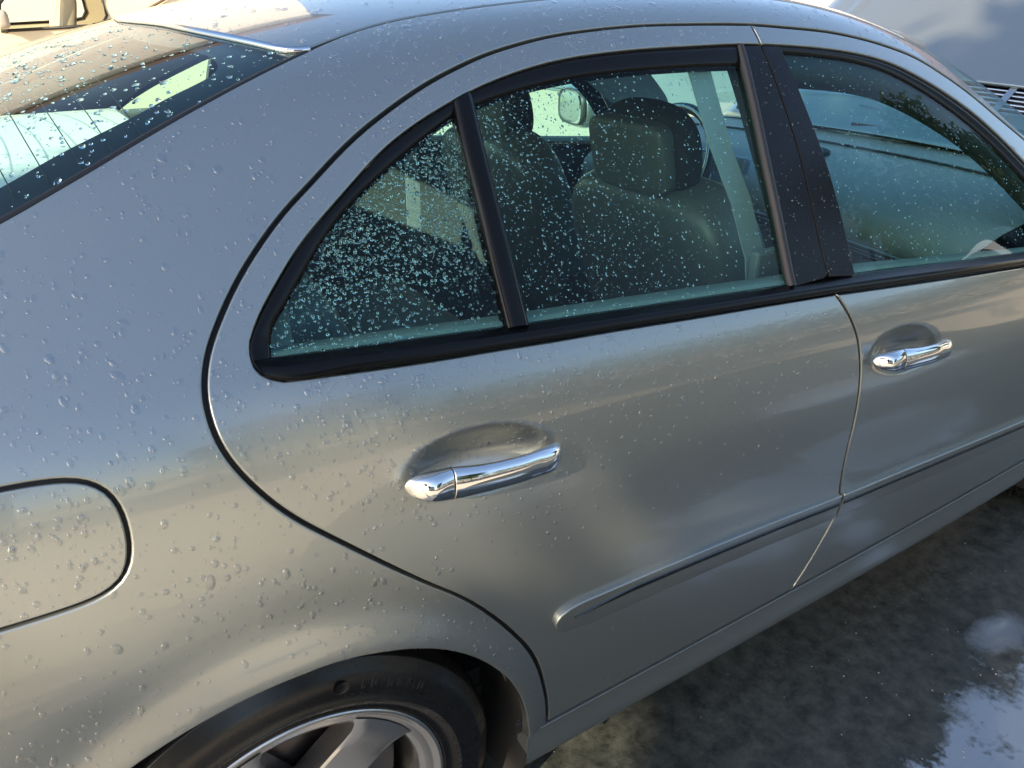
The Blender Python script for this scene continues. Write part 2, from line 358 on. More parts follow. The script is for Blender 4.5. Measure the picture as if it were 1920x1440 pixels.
car = empty('parked_sedan')
tag(car, 'wet silver saloon with its bonnet raised, standing on dark concrete', 'car')
RIGHT_GEO = {}
def body_part(name, segs, m=PAINT, both=True, label=None, **k):
    o, g = panel(name, segs, m, car, **k); RIGHT_GEO[name] = g
    if label: o['label'] = label
    o2 = None
    if both:
        h = mirror_geo(g); o2 = mesh_obj(name, h[0], h[2], m, car, h[1])
    return o, o2
# quarter panel, rail and A pillar in one pressing
front_end = [(2.2, 9.85), (2.13, 9.6), (2.05, float(Agapf[-1, 1]))]
Q_segs = [XZ([(.371, .311), (.417, .315)]), cat(Agap, Agapf), np.array(front_end[::-1]), rev(Ascr), rev(Aseam),
          [(.253, float(Aseam[0, 1])), (.240, float(Aback[-1, 1]))], rev(Aback), [(-.62, 10.75), (-1.1, 10.9)], [(-1.1, 10.9), (-1.1, 8), (-1.1, 4), (-1.1, .6)],
          [(-1.1, .6), (-.38, .6)], cat([(-.38, .6)], Aarch)]
F_hole = [rev(XZ(fuel))]
def arch_lip(x, v):                 # gentle flare round the rear wheel opening
    p = P(x, v); d = np.hypot(p[..., 0]+.005, p[..., 2]-.315)
    return .010*np.exp(-((d-.378)/.034)**2)*(p[..., 2] > .2)-.004*np.exp(-((d-.445)/.035)**2)
body_part('quarter_panel', Q_segs, gap=.0030, roll=.0030, depth=.018, disp=arch_lip, hole=F_hole)
body_part('fuel_filler_door', [XZ(fuel)], both=False, gap=.0012, roll=.002, depth=.01)
# doors
handle_c = [(.296, 6.93, .0), (1.208, 6.62, .0)]
def cup(cx, cz_, tilt):
    def f(x, v):
        p = P(x, v); a, b = p[..., 0]-cx, p[..., 2]-cz_
        u = a*math.cos(tilt)+b*math.sin(tilt); w = -a*math.sin(tilt)+b*math.cos(tilt)
        r2 = (u/.120)**2+(w/.050)**2
        return -.033*np.clip(1-r2, 0, 1)**1.6
    return f
TILT = -.13
cupR, cupF = cup(.300, .893, TILT), cup(1.212, .832, TILT)
def cup_pts(cx, cz_):
    g = np.stack(np.meshgrid(np.arange(cx-.135, cx+.135, .0045), np.arange(cz_-.066, cz_+.07, .0045), indexing='ij'), -1).reshape(-1, 2)
    q = XZ(g); return np.stack([q[:, 0], v2a(q[:, 1])], -1)
D_segs = [[(.417, VS), (1.034, VS)], Abl, rev(Ablow), rev(Awc), Awin, [tuple(Awin[-1]), tuple(Agap[-1])], rev(Agap)]
rd, rdl = body_part('rear_door', D_segs, gap=.0024, roll=.0030, depth=.02, disp=cupR, extra=cup_pts(.300, .893))
ACOR = [(1.95, float(Awf[-1, 1])), (2.02, float(XZ([(2.02, .93)])[0, 1])), (2.05, float(Agapf[-1, 1]))]
FD_segs = [[(1.034, VS), (2.02, VS)], [(2.02, VS), (2.06, 4), (2.07, 6), (2.06, 8), (2.05, float(Agapf[-1, 1]))], rev(Agapf), [tuple(Agapf[0]), tuple(Awf[0])], Awf, rev(Ablowf), rev(Abl)]
fd, fdl = body_part('front_door', FD_segs, gap=.0028, roll=.003, depth=.02, disp=cupF, extra=cup_pts(1.212, .832))
# sill
body_part('sill', [[(.372, .25), (2.02, .25)], [(2.02, .25), (2.02, VS)], [(2.02, VS), (.372, VS)], [(.372, VS), (.372, .25)]], gap=.004, roll=.0008, depth=.03,
          disp=lambda x, v: .001+.009*np.exp(-((v-.95)/.50)**2))
# front wing with its wheel opening
FA = 2.43
farch = [(FA+.37*math.cos(a), .32+.37*math.sin(a)) for a in np.linspace(math.pi+.1, -.1, 26)]
body_part('front_wing', [XZ([(2.02, .21), (2.055, .21)]), cat(XZ([(2.055, .21)]), XZ(farch), XZ([(2.82, .21)])), [tuple(XZ([(2.82, .21)])[0]), (3.3, .6)], [(3.3, .6), (3.3, 9.5)],
          [(3.3, 9.5), (2.5, 9.9), (2.13, 9.55)], [(2.13, 9.55), (2.05, float(Agapf[-1, 1]))], [(2.05, float(Agapf[-1, 1])), (2.06, 8), (2.07, 6), (2.06, 4), (2.02, VS), tuple(XZ([(2.02, .21)])[0])]], gap=.003, spacing=.03)
# roof, rear glass, boot lid and windscreen span both halves
def span(name, segs, m, cidx, **k):
    g = panel_geo(segs, noroll=(cidx,), **k); j = join_geo(g, mirror_geo(g)); RIGHT_GEO[name] = g
    return mesh_obj(name, j[0], j[2], m, car, j[1])
Btop = np.array([(.100, VC), (.108, 15.0)]+[tuple(p) for p in XZ(backtop)]+[(.246, float(Aseam[0, 1]))])
span('roof_panel', [cat([(.246, float(Aseam[0, 1]))], Aseam[1:]), [(1.5, 12.02), (1.58, 12.8), (1.66, 13.9), (1.70, VC)], [(1.70, VC), (.100, VC)], Btop], PAINT, 2, gap=.0015, roll=.002, depth=.008)
Bbot = np.array([(-.62, 10.75), (-.66, 12.5), (-.68, 14), (-.685, VC)])
BKs = [[tuple(Btop[-2]), tuple(Aback[-1])], rev(Aback), Bbot, [(-.685, VC), (.100, VC)], Btop[:-1]]
span('rear_window', BKs, GLASS_R, 3, off=-.004, gap=.004, roll=0, spacing=.03)
FrE = cat([(-.60, 11.6), (-.45, 11.62), (-.3, 11.66)], XZ(frit_e), [(.150, 13.1), (.085, 14.0), (.060, VC)])
span('rear_window_band', [rev(Aback), [(-.62, 10.75), (-.60, 11.6)], FrE, [(.060, VC), (.100, VC)], cat(Btop[:-1], [tuple(Aback[-1])])], FRIT, 3, off=-.009, gap=.002, roll=0, spacing=.03)
def ribbon(name, q, width, off, m, both=True, dome=.0):
    """strip of given width laid on the skin along an open (x, v) line"""
    q = resample(q, .012, 4); L_, R_ = [shift_open(q, d) for d in (-width/2, width/2)]
    mid = skin(q[:, 0], q[:, 1], off+dome); cs = [skin(L_[:, 0], L_[:, 1], off-.004), skin(L_[:, 0], L_[:, 1], off), mid, skin(R_[:, 0], R_[:, 1], off), skin(R_[:, 0], R_[:, 1], off-.004)]
    n = len(q); V = np.concatenate(cs); F = [(j*n+i, (j+1)*n+i, (j+1)*n+i+1, j*n+i+1)[::-1] for j in range(4) for i in range(n-1)]
    o = mesh_obj(name, V, F, m, car)
    if both: mesh_obj(name, V*np.array([1, -1, 1]), [f[::-1] for f in F], m, car)
    return o
def shift_open(q, d):
    x, v = q[:, 0], q[:, 1]; p = P(x, v); n = Nrm(x, v); t = unit(np.gradient(p, axis=0)); l = np.cross(n, t)*d
    h = 1e-3; jx = (P(x+h, v)-P(x-h, v))/(2*h); jv = (P(x, v+h)-P(x, v-h))/(2*h)
    a, b, c = (jx*jx).sum(1), (jx*jv).sum(1), (jv*jv).sum(1); e, f = (jx*l).sum(1), (jv*l).sum(1); D = a*c-b*b
    return np.stack([x+(e*c-f*b)/D, v+(f*a-e*b)/D], -1)
for k in range(17):
    x0 = -.56+k*.036; vv = np.linspace(11.72+.35*max(0, (x0+.1)), VC, 14); yb = (VC-vv)/4
    pr_ = skin(x0-.03*(1-yb**2), vv, -.0055); pts_ = np.concatenate([pr_, (pr_*np.array([1, -1, 1]))[::-1][1:]])
    tube('heater_wire', pts_, .0007, FRIT, car, 4)
ribbon('rear_window_seal', Aback, .008, -.001, RUBBER, dome=.001)
tq = resample(Btop, .012, 4); ribbon('rear_window_top_strip', np.concatenate([tq]), .010, .001, mat('satin_strip', (.50, .55, .62), .12, 1.0), dome=.003)
def simple_span(name, outline, m, **k):
    g = panel_geo(outline, roll=0, **k); j = join_geo(g, mirror_geo(g)); return mesh_obj(name, j[0], j[2], m, car, j[1])
simple_span('boot_lid', [[(-1.1, 10.9), (-.63, 10.75)], [(-.63, 10.75), (-.67, 12.5), (-.69, 14), (-.695, VC)], [(-.695, VC), (-1.1, VC)], [(-1.1, VC), (-1.1, 10.9)]], PAINT, spacing=.04)
Hs = [(1.70, VC), (1.66, 13.9), (1.58, 12.8), (1.5, 12.02)]
simple_span('windscreen', [Ascr, [(2.2, 9.85), (2.30, 11.5), (2.40, 13.8), (2.43, VC)], [(2.43, VC), (1.70, VC)], Hs], GLASS_W, off=-.004, spacing=.035)
# rear end closed by a bumper face, front by a nose
_rv = np.linspace(.4, VC, 40); _re = P(np.full(40, -1.1), _rv); _rl = np.concatenate([_re, (_re*np.array([1, -1, 1]))[::-1][1:]])
_rl = np.concatenate([_rl, _rl[:1]]); _c = _rl[:-1].mean(0); mesh_obj('rear_bumper', [*(_rl), *((_rl-_c)*np.array([1, .93, .93])+_c+np.array([-.05, 0, 0])), _c+np.array([-.06, 0, 0])],
    [(i, i+1, i+1+len(_rl), i+len(_rl)) for i in range(len(_rl)-1)]+[(i+len(_rl), i+1+len(_rl), 2*len(_rl)) for i in range(len(_rl)-1)], PAINT, car)
_rv = np.linspace(.5, 9.5, 30); _re = P(np.full(30, 3.3), _rv); _rl = np.concatenate([_re, (_re*np.array([1, -1, 1]))[::-1]])
_rl = np.concatenate([_rl, _rl[:1]]); _c = _rl[:-1].mean(0); _c2 = _c+np.array([.16, 0, -.05])
mesh_obj('front_bumper', [*_rl, *((_rl-_c)*np.array([1, .85, .8])+_c2), _c2+np.array([.05, 0, 0])],
    [(i, i+1, i+1+len(_rl), i+len(_rl))[::-1] for i in range(len(_rl)-1)]+[(i+len(_rl), i+1+len(_rl), 2*len(_rl))[::-1] for i in range(len(_rl)-1)], PAINT, car)
# black rubber behind every shut line
ribbon('door_seal', cat(Agap, Agapf), .036, -.013, RUBBER)
ribbon('door_seal', cat(Abl, Abu), .034, -.012, RUBBER)
ribbon('sill_seal', np.array([(.36, VS), (1.2, VS), (2.03, VS)]), .03, -.014, RUBBER)
ribbon('filler_seal', XZ(fuel), .026, -.010, RUBBER, both=False)
ribbon('roof_seal', Aseam, .02, -.007, RUBBER)

# ------------------------------------------------------------------ door furniture (right side modelled in full, left side mirrored)
def both_sides(name, V, F, m, pr, pl, normals=None):
    V = np.array([tuple(v) for v in V]); o = mesh_obj(name, V, F, m, pr, normals)
    o2 = mesh_obj(name, V*np.array([1, -1, 1]), [f[::-1] for f in F], m, pl, None if normals is None else np.array(normals)*np.array([1, -1, 1]))
    return o, o2
def rows(name, cs, m, pr, pl):
    n = len(cs[0]); V = np.concatenate(cs); F = [(j*n+i, j*n+i+1, (j+1)*n+i+1, (j+1)*n+i) for j in range(len(cs)-1) for i in range(n-1)]
    return both_sides(name, V, F, m, pr, pl)
def resn(q, n):
    r = resample(q, .006, 4); t = np.linspace(0, 1, len(r)); u = np.linspace(0, 1, n); return np.stack([np.interp(u, t, r[:, k]) for k in (0, 1)], -1)
def between(a, b, prof, n=120):
    A_, B_ = resn(a, n), resn(b, n); out = []
    for t, o in prof:
        q = A_*(1-t)+B_*t; out.append(skin(q[:, 0], q[:, 1], o))
    return out
WST = [(-.02, -.008), (0, .001), (.03, .005), (.10, .0065), (.44, .0065), (.50, .0060), (.54, .0045), (.92, -.004), (1.0, -.009), (1.0, -.02)]
rows('waist_strip', between(cat(XZ([(.0535, 1.0545), (.060, 1.0515)]), Ablow), cat(XZ([(.0455, 1.0745)]), Abtop), WST), BLACK, rd, rdl)
rows('waist_strip', between(Ablowf, Abtopf, WST), BLACK, fd, fdl)
# black inner frame round the glass
inner = cat(XZ([(.066, 1.062)]), XZ(gq), XZ(gd_top), XZ([(1.012, 1.322)]))
outer = cat(XZ([(.062, 1.048), (.046, 1.062), (.043, 1.075)]), Awin)
rows('window_frame', between(outer, inner, [(-.05, -.012), (-.03, -.003), (.25, -.0035), (.75, -.006), (1.0, -.010), (1.0, -.022)], 160), BLACK, rd, rdl)
win_fi = XZ([(1.06, 1.340), (1.160, 1.331), (1.267, 1.317), (1.368, 1.294), (1.450, 1.264), (1.535, 1.226), (1.62, 1.180), (1.708, 1.120), (1.775, 1.062), (1.84, 1.0), (1.89, .935), (1.89, .885)])
rows('window_frame', between(Awf[1:], win_fi, [(-.05, -.012), (-.03, -.003), (.3, -.004), (.75, -.006), (1.0, -.009), (1.0, -.02)], 140), BLACK, fd, fdl)
_wf = resample(Awf[1:-2], .02, 4); DARKBAND = mat('dark_band', (.010, .012, .012), .6)
rows('glass_band', [skin(q_[:, 0], q_[:, 1], o) for q_, o in ((_wf, -.012), (shift_open(_wf, -.025), -.013), (shift_open(_wf, -.052), -.014), (shift_open(_wf, -.052), -.045))][::-1], DARKBAND, fd, fdl)
mid_bar = (XZ(bar_l)+XZ(bar_r))/2
def glass_pane(name, segs, pr, pl):
    g = panel_geo(segs, off=-.0095, roll=0, spacing=.03); both_sides(name, g[0], g[2], GLASS_S, pr, pl, g[1]); RIGHT_GEO[name+('_f' if pr is fd else '')] = g
bt_at = lambda x: (x, float(np.interp(x, Abtop[:, 0], Abtop[:, 1]))-.12)
btf_at = lambda x: (x, float(np.interp(x, Abtopf[:, 0], Abtopf[:, 1]))-.12)
iw = lambda a, b: np.array([p for p in Awin if a < p[0] < b])
qtop = np.array([p for p in Awin if p[0] < .41]); 
glass_pane('quarter_glass', [[(.055, float(Awin[0, 1])-.15), bt_at(.15), bt_at(.386)], [bt_at(.386), tuple(mid_bar[1]), tuple(mid_bar[2]), (.412, float(np.interp(.412, Awin[:, 0], Awin[:, 1]))-.02)], rev(cat(Awin[:1], qtop[1:]))-np.array([0, .02]), [tuple(qtop[0]-np.array([0, .02])), (.055, float(Awin[0, 1])-.15)]], rd, rdl)
dtop = np.array([p for p in Awin if p[0] > .42])
glass_pane('door_glass', [[bt_at(.386), bt_at(.7), bt_at(1.0)], [bt_at(1.0), (1.0, float(dtop[-1, 1])-.02)], rev(dtop)-np.array([0, .02]), [(float(dtop[0, 0]), float(dtop[0, 1])-.02), tuple(mid_bar[2]), tuple(mid_bar[1]), bt_at(.386)]], rd, rdl)
glass_pane('door_glass', [[btf_at(1.03), btf_at(1.4), btf_at(1.94)], [btf_at(1.94), (1.94, float(Awf[-2, 1])-.1)], rev(Awf[:-1])-np.array([.004, .03]), [(1.03, float(Awf[0, 1])-.03), btf_at(1.03)]], fd, fdl)
rows('division_bar', between(XZ(bar_l), XZ(bar_r), [(0, -.02), (0, -.004), (.06, .0), (.25, .0025), (.7, .003), (.94, .0), (1., -.004), (1., -.02)], 40), BLACK, rd, rdl)
def bpanel(name, segs, pr, pl, **k):
    g = panel_geo(segs, **k); both_sides(name, g[0], g[2], BLACKG, pr, pl, g[1]); RIGHT_GEO[name+('_f' if pr is fd else '')] = g
BLACKG = mat('gloss_black_pillar', (.005, .005, .006), .20, spec=.22)
At, Atf = XZ(btrim), XZ(btrim_f)
bpanel('pillar_cover', [[tuple(At[0]-np.array([0, .05])), tuple(Abu[1]-np.array([0, .05]))], Abu[1:], [tuple(Abu[-1]), tuple(At[-1])], rev(At)], rd, rdl, off=-.001, gap=.0015, roll=.002, depth=.012)
bpanel('pillar_cover', [[tuple(Abu[1]-np.array([0, .05])), tuple(Atf[0]-np.array([0, .05]))], Atf, [tuple(Atf[-1]), tuple(Abu[-1])], rev(Abu[1:])], fd, fdl, off=-.001, gap=.0015, roll=.002, depth=.012)
rows('glass_run', between(At-np.array([.006, 0]), At+np.array([.006, 0]), [(0, -.012), (0, .0005), (.5, .002), (1, .0005), (1, -.004)], 40), mat('grey_rubber', (.016, .015, .017), .5), rd, rdl)
# side mouldings
MZ = [(.40, .598), (.498, .5945), (.580, .591), (.714, .584), (.919, .570), (1.085, .556), (1.312, .541), (1.817, .502), (2.1, .479)]
mz = lambda x: float(hermite(x, MZ))
MH = .066
def mould_off(x, v):
    p = P(x, v); t = np.clip((hermite(p[..., 0], MZ)-p[..., 2])/MH, 0, 1); return .0085-.0065*t**1.3
tip = [(.470, mz(.47)-MH+.001), (.448, mz(.45)-MH+.006), (.424, .539), (.408, .552), (.402, .567), (.406, .581), (.418, .590), (.440, .5955), (.470, mz(.47))]
mr_top = [(x, mz(x)) for x in np.linspace(.470, 1.088, 12)]; mr_bot = [(x, mz(x)-MH) for x in np.linspace(.470, 1.095, 12)]
g = panel_geo([XZ(mr_bot), XZ([mr_bot[-1], mr_top[-1]]), XZ(mr_top[::-1]), XZ(tip[::-1])], off=.0, disp=mould_off, roll=.0028, depth=.006, gap=.001, spacing=.016, ds=.006)
both_sides('side_moulding', g[0], g[2], PAINT, rd, rdl, g[1])
mf_top = [(x, mz(x)) for x in np.linspace(1.094, 2.04, 16)]; mf_bot = [(x, mz(x)-MH) for x in np.linspace(1.101, 2.04, 16)]
g = panel_geo([XZ(mf_bot), XZ([mf_bot[-1], mf_top[-1]]), XZ(mf_top[::-1]), XZ([mf_top[0], mf_bot[0]])], off=.0, disp=mould_off, roll=.0028, depth=.006, gap=.001, spacing=.016, ds=.006)
both_sides('side_moulding', g[0], g[2], PAINT, fd, fdl, g[1])
def inlay(x0, x1, pr, pl, taper):
    xs_ = np.linspace(x0, x1, 40); c0 = XZ([(x, mz(x)-.0145-.012*max(0, 1-(x-x0)/.12)*taper) for x in xs_]); c1 = XZ([(x, mz(x)-.0265-.004*max(0, 1-(x-x0)/.12)*taper) for x in xs_])
    A_, B_ = c0, c1; cs = []
    for t, o in ((0, .004), (0, .0086), (.15, .0094), (.5, .0086), (1, .0070), (1, .003)):
        q = A_*(1-t)+B_*t; cs.append(skin(q[:, 0], q[:, 1], o))
    n = len(xs_); V = np.concatenate(cs[::-1]); F = [(j*n+i, j*n+i+1, (j+1)*n+i+1, (j+1)*n+i) for j in range(len(cs)-1) for i in range(n-1)]
    both_sides('chrome_inlay', V, F, mat('dark_chrome', (.13, .135, .135), .15, 1.0), pr, pl)
inlay(.440, 1.086, rd, rdl, 1); inlay(1.098, 2.035, fd, fdl, 0)
# handles: chromed bow with a separate lock cover at its rear end
def handle(cx, cz_, pr, pl):
    q0 = XZ([(cx, cz_)])[0]; c0 = P(*q0); n0 = Nrm(*q0)
    tx = unit(np.array([math.cos(TILT), 0, math.sin(TILT)])); tx = unit(tx-n0*(tx@n0)); tz = np.cross(tx, n0)
    if tz[2] < 0: tz = -tz
    def sect(u, n=20):
        a = abs(u)/.114
        o = .004+.030*max(0, 1-(u/.118)**2)**.75+.004*max(0., min(1., (u+.06)/.1))
        if u < -.060: o = .004+.030*max(0, 1-(.060/.118)**2)**.75*max(0, 1-((-u-.060)/.058)**2)**.5
        hh = hermite(u, [(-.116, .0), (-.113, .0075), (-.105, .0135), (-.09, .0175), (-.06, .0205), (-.03, .0190), (0, .0182), (.05, .0180), (.085, .0185), (.105, .0160), (.113, .0095), (.116, .0)])
        tt = hermite(u, [(-.116, .001), (-.105, .012), (-.06, .0125), (0, .0095), (.06, .0105), (.1, .012), (.116, .001)])
        wofs = .003*math.sin(u*14)
        pts = []
        for k in range(n):
            th = 2*math.pi*k/n; c, s = math.cos(th), math.sin(th)
            pts.append(c0+tx*u+n0*(o+tt*math.copysign(abs(c)**.8, c))+tz*(wofs+float(hh)*math.copysign(abs(s)**.85, s)))
        return pts
    def part(name, us, m):
        S = [sect(u) for u in us]; n = 20; V = [p for s in S for p in s]
        F = [(i*n+k, i*n+(k+1) % n, (i+1)*n+(k+1) % n, (i+1)*n+k) for i in range(len(us)-1) for k in range(n)]+[tuple(range(n))[::-1], tuple((len(us)-1)*n+k for k in range(n))]
        both_sides(name, V, F, m, pr, pl)
    part('handle_lock_cover', [-.1155, -.1148, -.1135, -.111, -.107, -.101, -.094, -.086, -.078, -.070, -.0635, -.0622], CHROME)
    part('door_handle', [-.0605, -.059, -.05, -.04, -.03, -.02, -.01, 0, .01, .02, .03, .04, .05, .06, .07, .08, .088, .095, .101, .106, .110, .113, .115, .1157], CHROME)
    part('handle_gasket', [-.0630, -.0600], RUBBER)
handle(.295, .887, rd, rdl); handle(1.208, .828, fd, fdl)

# ------------------------------------------------------------------ wheels
def wheel(cx, cy, side, spoke0, steer=0):
    """side -1: right-hand wheel"""
    w = empty('wheel', (cx, cy, .322)); w.parent = car
    fl = side
    prof = [(.205, -.085), (.225, -.105), (.27, -.118), (.305, -.108), (.319, -.085)]
    for o in np.linspace(-.075, .075, 25):
        groove = any(abs(o-k) < .006 for k in (-.05, -.017, .017, .05)); prof.append((.3265-abs(o)**2*.6-(.008 if groove else 0), o))
    prof += [(.3195, .088), (.314, .097), (.3125, .0985), (.311, .099), (.300, .1085), (.288, .1145), (.272, .1175), (.258, .1165), (.2565, .1185), (.2545, .1185), (.253, .1155), (.243, .111), (.236, .1055), (.2335, .1075), (.2300, .1070), (.2285, .102)]
    lathe('tyre', prof, TYRE, w, 120, axis_flip=fl)
    rp = [(.2290, .098), (.2288, .1045), (.2272, .1070), (.2240, .1075), (.2205, .1060), (.2180, .1020), (.2120, .0990), (.2020, .0965), (.1945, .0925), (.1915, .084), (.1900, .06), (.1890, .02), (.188, -.04), (.188, -.09), (.212, -.098), (.226, -.10)]
    rim = lathe('rim', rp, ALLOY, w, 120, axis_flip=fl)
    for k in range(5):
        a = spoke0+k*2*math.pi/5; bm = bmesh.new(); fr = []; n = 13
        ctl = [(.055, .044), (.09, .0425), (.13, .0425), (.165, .0430), (.180, .0455), (.192, .051), (.205, .063)]
        rr = np.linspace(.055, .2050, n); hw = hermite(rr, ctl); fo = hermite(rr, [(.055, .080), (.11, .0865), (.16, .093), (.195, .0985), (.205, .0985)])
        def pt(r, t, o):
            ang = a+math.asin(max(-1, min(1, t/r))); return Vector((r*math.sin(ang), o*fl, r*math.cos(ang)))
        top = [[bm.verts.new(pt(r, h*s, o-(.0030 if abs(s) > .99 else 0))) for s in (-1, -.9, -.5, 0, .5, .9, 1)] for r, h, o in zip(rr, hw, fo)]
        bot = [[bm.verts.new(pt(r, h*s*1.02, o-.042)) for s in (-1, 1)] for r, h, o in zip(rr, hw, fo)]
        for i in range(n-1):
            for j in range(6): bm.faces.new((top[i][j], top[i][j+1], top[i+1][j+1], top[i+1][j]))
            bm.faces.new((top[i][0], top[i+1][0], bot[i+1][0], bot[i][0])); bm.faces.new((top[i][6], bot[i][1], bot[i+1][1], top[i+1][6]))
        bmesh.ops.recalc_face_normals(bm, faces=bm.faces[:])
        o_ = bm_obj('spoke', bm, ALLOY, w, smooth=True)
        md = o_.modifiers.new('edge', 'EDGE_SPLIT'); md.split_angle = R(35)
    lathe('hub', [(.001, .082), (.03, .083), (.034, .080), (.06, .080), (.068, .074), (.07, .04)], ALLOY, w, 48, axis_flip=fl)
    lathe('brake_disc', [(.06, .022), (.155, .022), (.157, .015), (.155, .005)], mat('brake_iron', (.16, .12, .10), .45, .8), w, 64, axis_flip=fl)
    cal = mesh_obj('brake_caliper', *caliper_geo(fl), mat('caliper_grey', (.09, .085, .08), .55, .5), w)
    tube('valve_stem', [Vector((.189*math.sin(a_), .066*fl, .189*math.cos(a_))) for a_ in (1.12,)]+[Vector((.176*math.sin(1.12), .080*fl, .176*math.cos(1.12)))], .0055, RUBBER, w, 8)
    return w
def caliper_geo(fl):
    V = []; F = []; n = 12
    for i in range(n):
        a = R(60)+R(60)*i/(n-1)
        for r, o in ((.09, .045), (.165, .05), (.175, .03), (.175, -.02), (.09, -.02)): V.append((r*math.sin(a), o*fl, r*math.cos(a)))
    for i in range(n-1):
        for j in range(5): F.append((i*5+j, i*5+(j+1) % 5, (i+1)*5+(j+1) % 5, (i+1)*5+j))
    return V, F
w1 = wheel(0, -.757, -1, R(45)); wheel(0, .757, 1, R(12)); wheel(FA, -.757, -1, R(20)); wheel(FA, .757, 1, R(55))
# raised sidewall lettering, too small to read: rows of short marks
def sidewall_marks(w):
    V = []; F = []
    def mark(a, r, da, dr, h=.0008):
        i = len(V); o = np.interp(r, [.236, .243, .253, .262, .275, .288, .300], [.1060, .1112, .1158, .1168, .1177, .1147, .1087])
        for aa, r_ in ((a, r), (a+da, r), (a+da, r+dr), (a, r+dr)):
            oo = np.interp(r_, [.236, .243, .253, .262, .275, .288, .300], [.1060, .1112, .1158, .1168, .1177, .1147, .1087]); V.append((r_*math.sin(aa), -(oo+h), r_*math.cos(aa)))
        F.append((i, i+1, i+2, i+3))
    rr = random.Random(3)
    for a0, a1, r, n, hgt in ((R(15), R(36), .2385, 26, .0014), (R(15), R(36), .2420, 26, .0014), (R(16), R(35), .2455, 22, .0014), (R(-36), R(6), .2450, 60, .0022), (R(52), R(92), .2490, 26, .0035), (R(16), R(46), .2690, 24, .0032)):
        for k in range(n):
            if rr.random() < .22: continue
            a = a0+(a1-a0)*k/n; mark(a, r+rr.uniform(-.0004, .0004), (a1-a0)/n*rr.uniform(.15, .45), hgt*rr.uniform(.5, 1.1)); 
            if rr.random() < .4: mark(a, r+hgt*.9, (a1-a0)/n*.6, hgt*.18)
    for k, (a, wd) in enumerate(((22, 1.6), (25, 2.2), (28.5, 1.1), (30.5, 2.3), (34, 2.2), (37.5, 1.4), (40, 1.0), (42, 2.4))):     # large raised letters
        mark(R(a), .277, R(wd*.35), .013, .0004); mark(R(a+wd*.5), .277+(k % 3)*.003, R(wd*.35), .0045+(k % 2)*.004, .0004)
    o = mesh_obj('sidewall_lettering', V, F, mat('tyre_lettering', (.022, .022, .021), .32), w, smooth=False); o['kind'] = 'stuff'
    lathe('sidewall_badge', [(.0002, .0), (.009, .0), (.0105, -.001)], TYRE, w, 24, center=(.284*math.sin(R(16)), -.1172, .284*math.cos(R(16))), axis_flip=1)
sidewall_marks(w1)
for cx in (-.005, FA):
    for s in (-1, 1):
        lathe('wheel_arch_liner', [(.386, .885), (.384, .60), (.384, .45), (.2, .45), (.05, .45)], UNDER, car, 40, center=(cx, 0, .32), axis_flip=s, a0=R(-112), a1=R(112))
box('underbody', (.85, 0, .235), (3.4, 1.46, .10), UNDER, car)
mud = mesh_obj('mud_guard', [(.385, -.865, .31), (.37, -.62, .33), (.37, -.62, .16), (.385, -.860, .17), (.398, -.868, .31), (.40, -.868, .20)], [(0, 1, 2, 3), (0, 3, 5, 4)], DARKPL, car, smooth=False)

# ------------------------------------------------------------------ cabin
def cabin_sheet(name, segs, m, off, spacing=.05, half=False):
    g = panel_geo(segs, roll=0, off=off, spacing=spacing); j = join_geo(g, mirror_geo(g)) ; return mesh_obj(name, j[0], j[2], m, car, j[1])
simple_span('headliner', [[(.30, 12.3), (1.0, 12.35), (1.62, 12.3)], [(1.62, 12.3), (1.66, 13.2), (1.69, VC)], [(1.69, VC), (.16, VC)], [(.16, VC), (.20, 13.5), (.30, 12.3)]], LINER, off=-.035, spacing=.06)
def side_sheet(name, segs, m, off, spacing=.05):
    g = panel_geo(segs, roll=0, off=off, spacing=spacing); mesh_obj(name, g[0], g[2], m, car, g[1]); h = mirror_geo(g); mesh_obj(name, h[0], h[2], m, car, h[1])
side_sheet('door_card', [[(.42, 1.0), (2.0, 1.0)], [(2.0, 1.0), (2.0, 8.2)], cat(rev(Ablowf), rev(Ablow)[1:])+np.array([0, .22]), [(.073, float(Ablow[0, 1])+.22), (.05, 8.2), (.25, 5.0), (.42, 1.0)]], LEATHER, -.075)
side_sheet('roof_rail_trim', [[(.40, 11.55), (.7, 11.72), (1.0, 11.70), (1.35, 11.4), (1.7, 10.6), (2.0, 9.6)], [(2.0, 9.6), (2.1, 10.6), (1.8, 12.3), (1.6, 12.45)], [(1.6, 12.45), (1.0, 12.6), (.30, 12.4)], [(.30, 12.4), (.40, 11.55)]], TRIMGREY, -.04)
side_sheet('rear_pillar_trim', [[(-.45, 9.2), (.10, 9.0)], [(.10, 9.0), (.12, 9.9), (.2, 10.6), (.34, 11.2), (.42, 11.6)], [(.42, 11.6), (.25, 12.2), (-.05, 11.75), (-.45, 11.0)], [(-.45, 11.0), (-.45, 9.2)]], mat('rear_pillar_cloth', (.14, .145, .14), .85), -.035)
side_sheet('centre_pillar_trim', [[(.95, 7.5), (1.09, 7.5)], [(1.09, 7.5), (1.085, 10), (1.06, 11.9)], [(1.06, 11.9), (.965, 11.9)], [(.965, 11.9), (.955, 10), (.95, 7.5)]], mat('dark_pillar', (.05, .052, .055), .7), -.045)
LEDGE = mat('window_ledge_trim', (.20, .21, .18), .7)
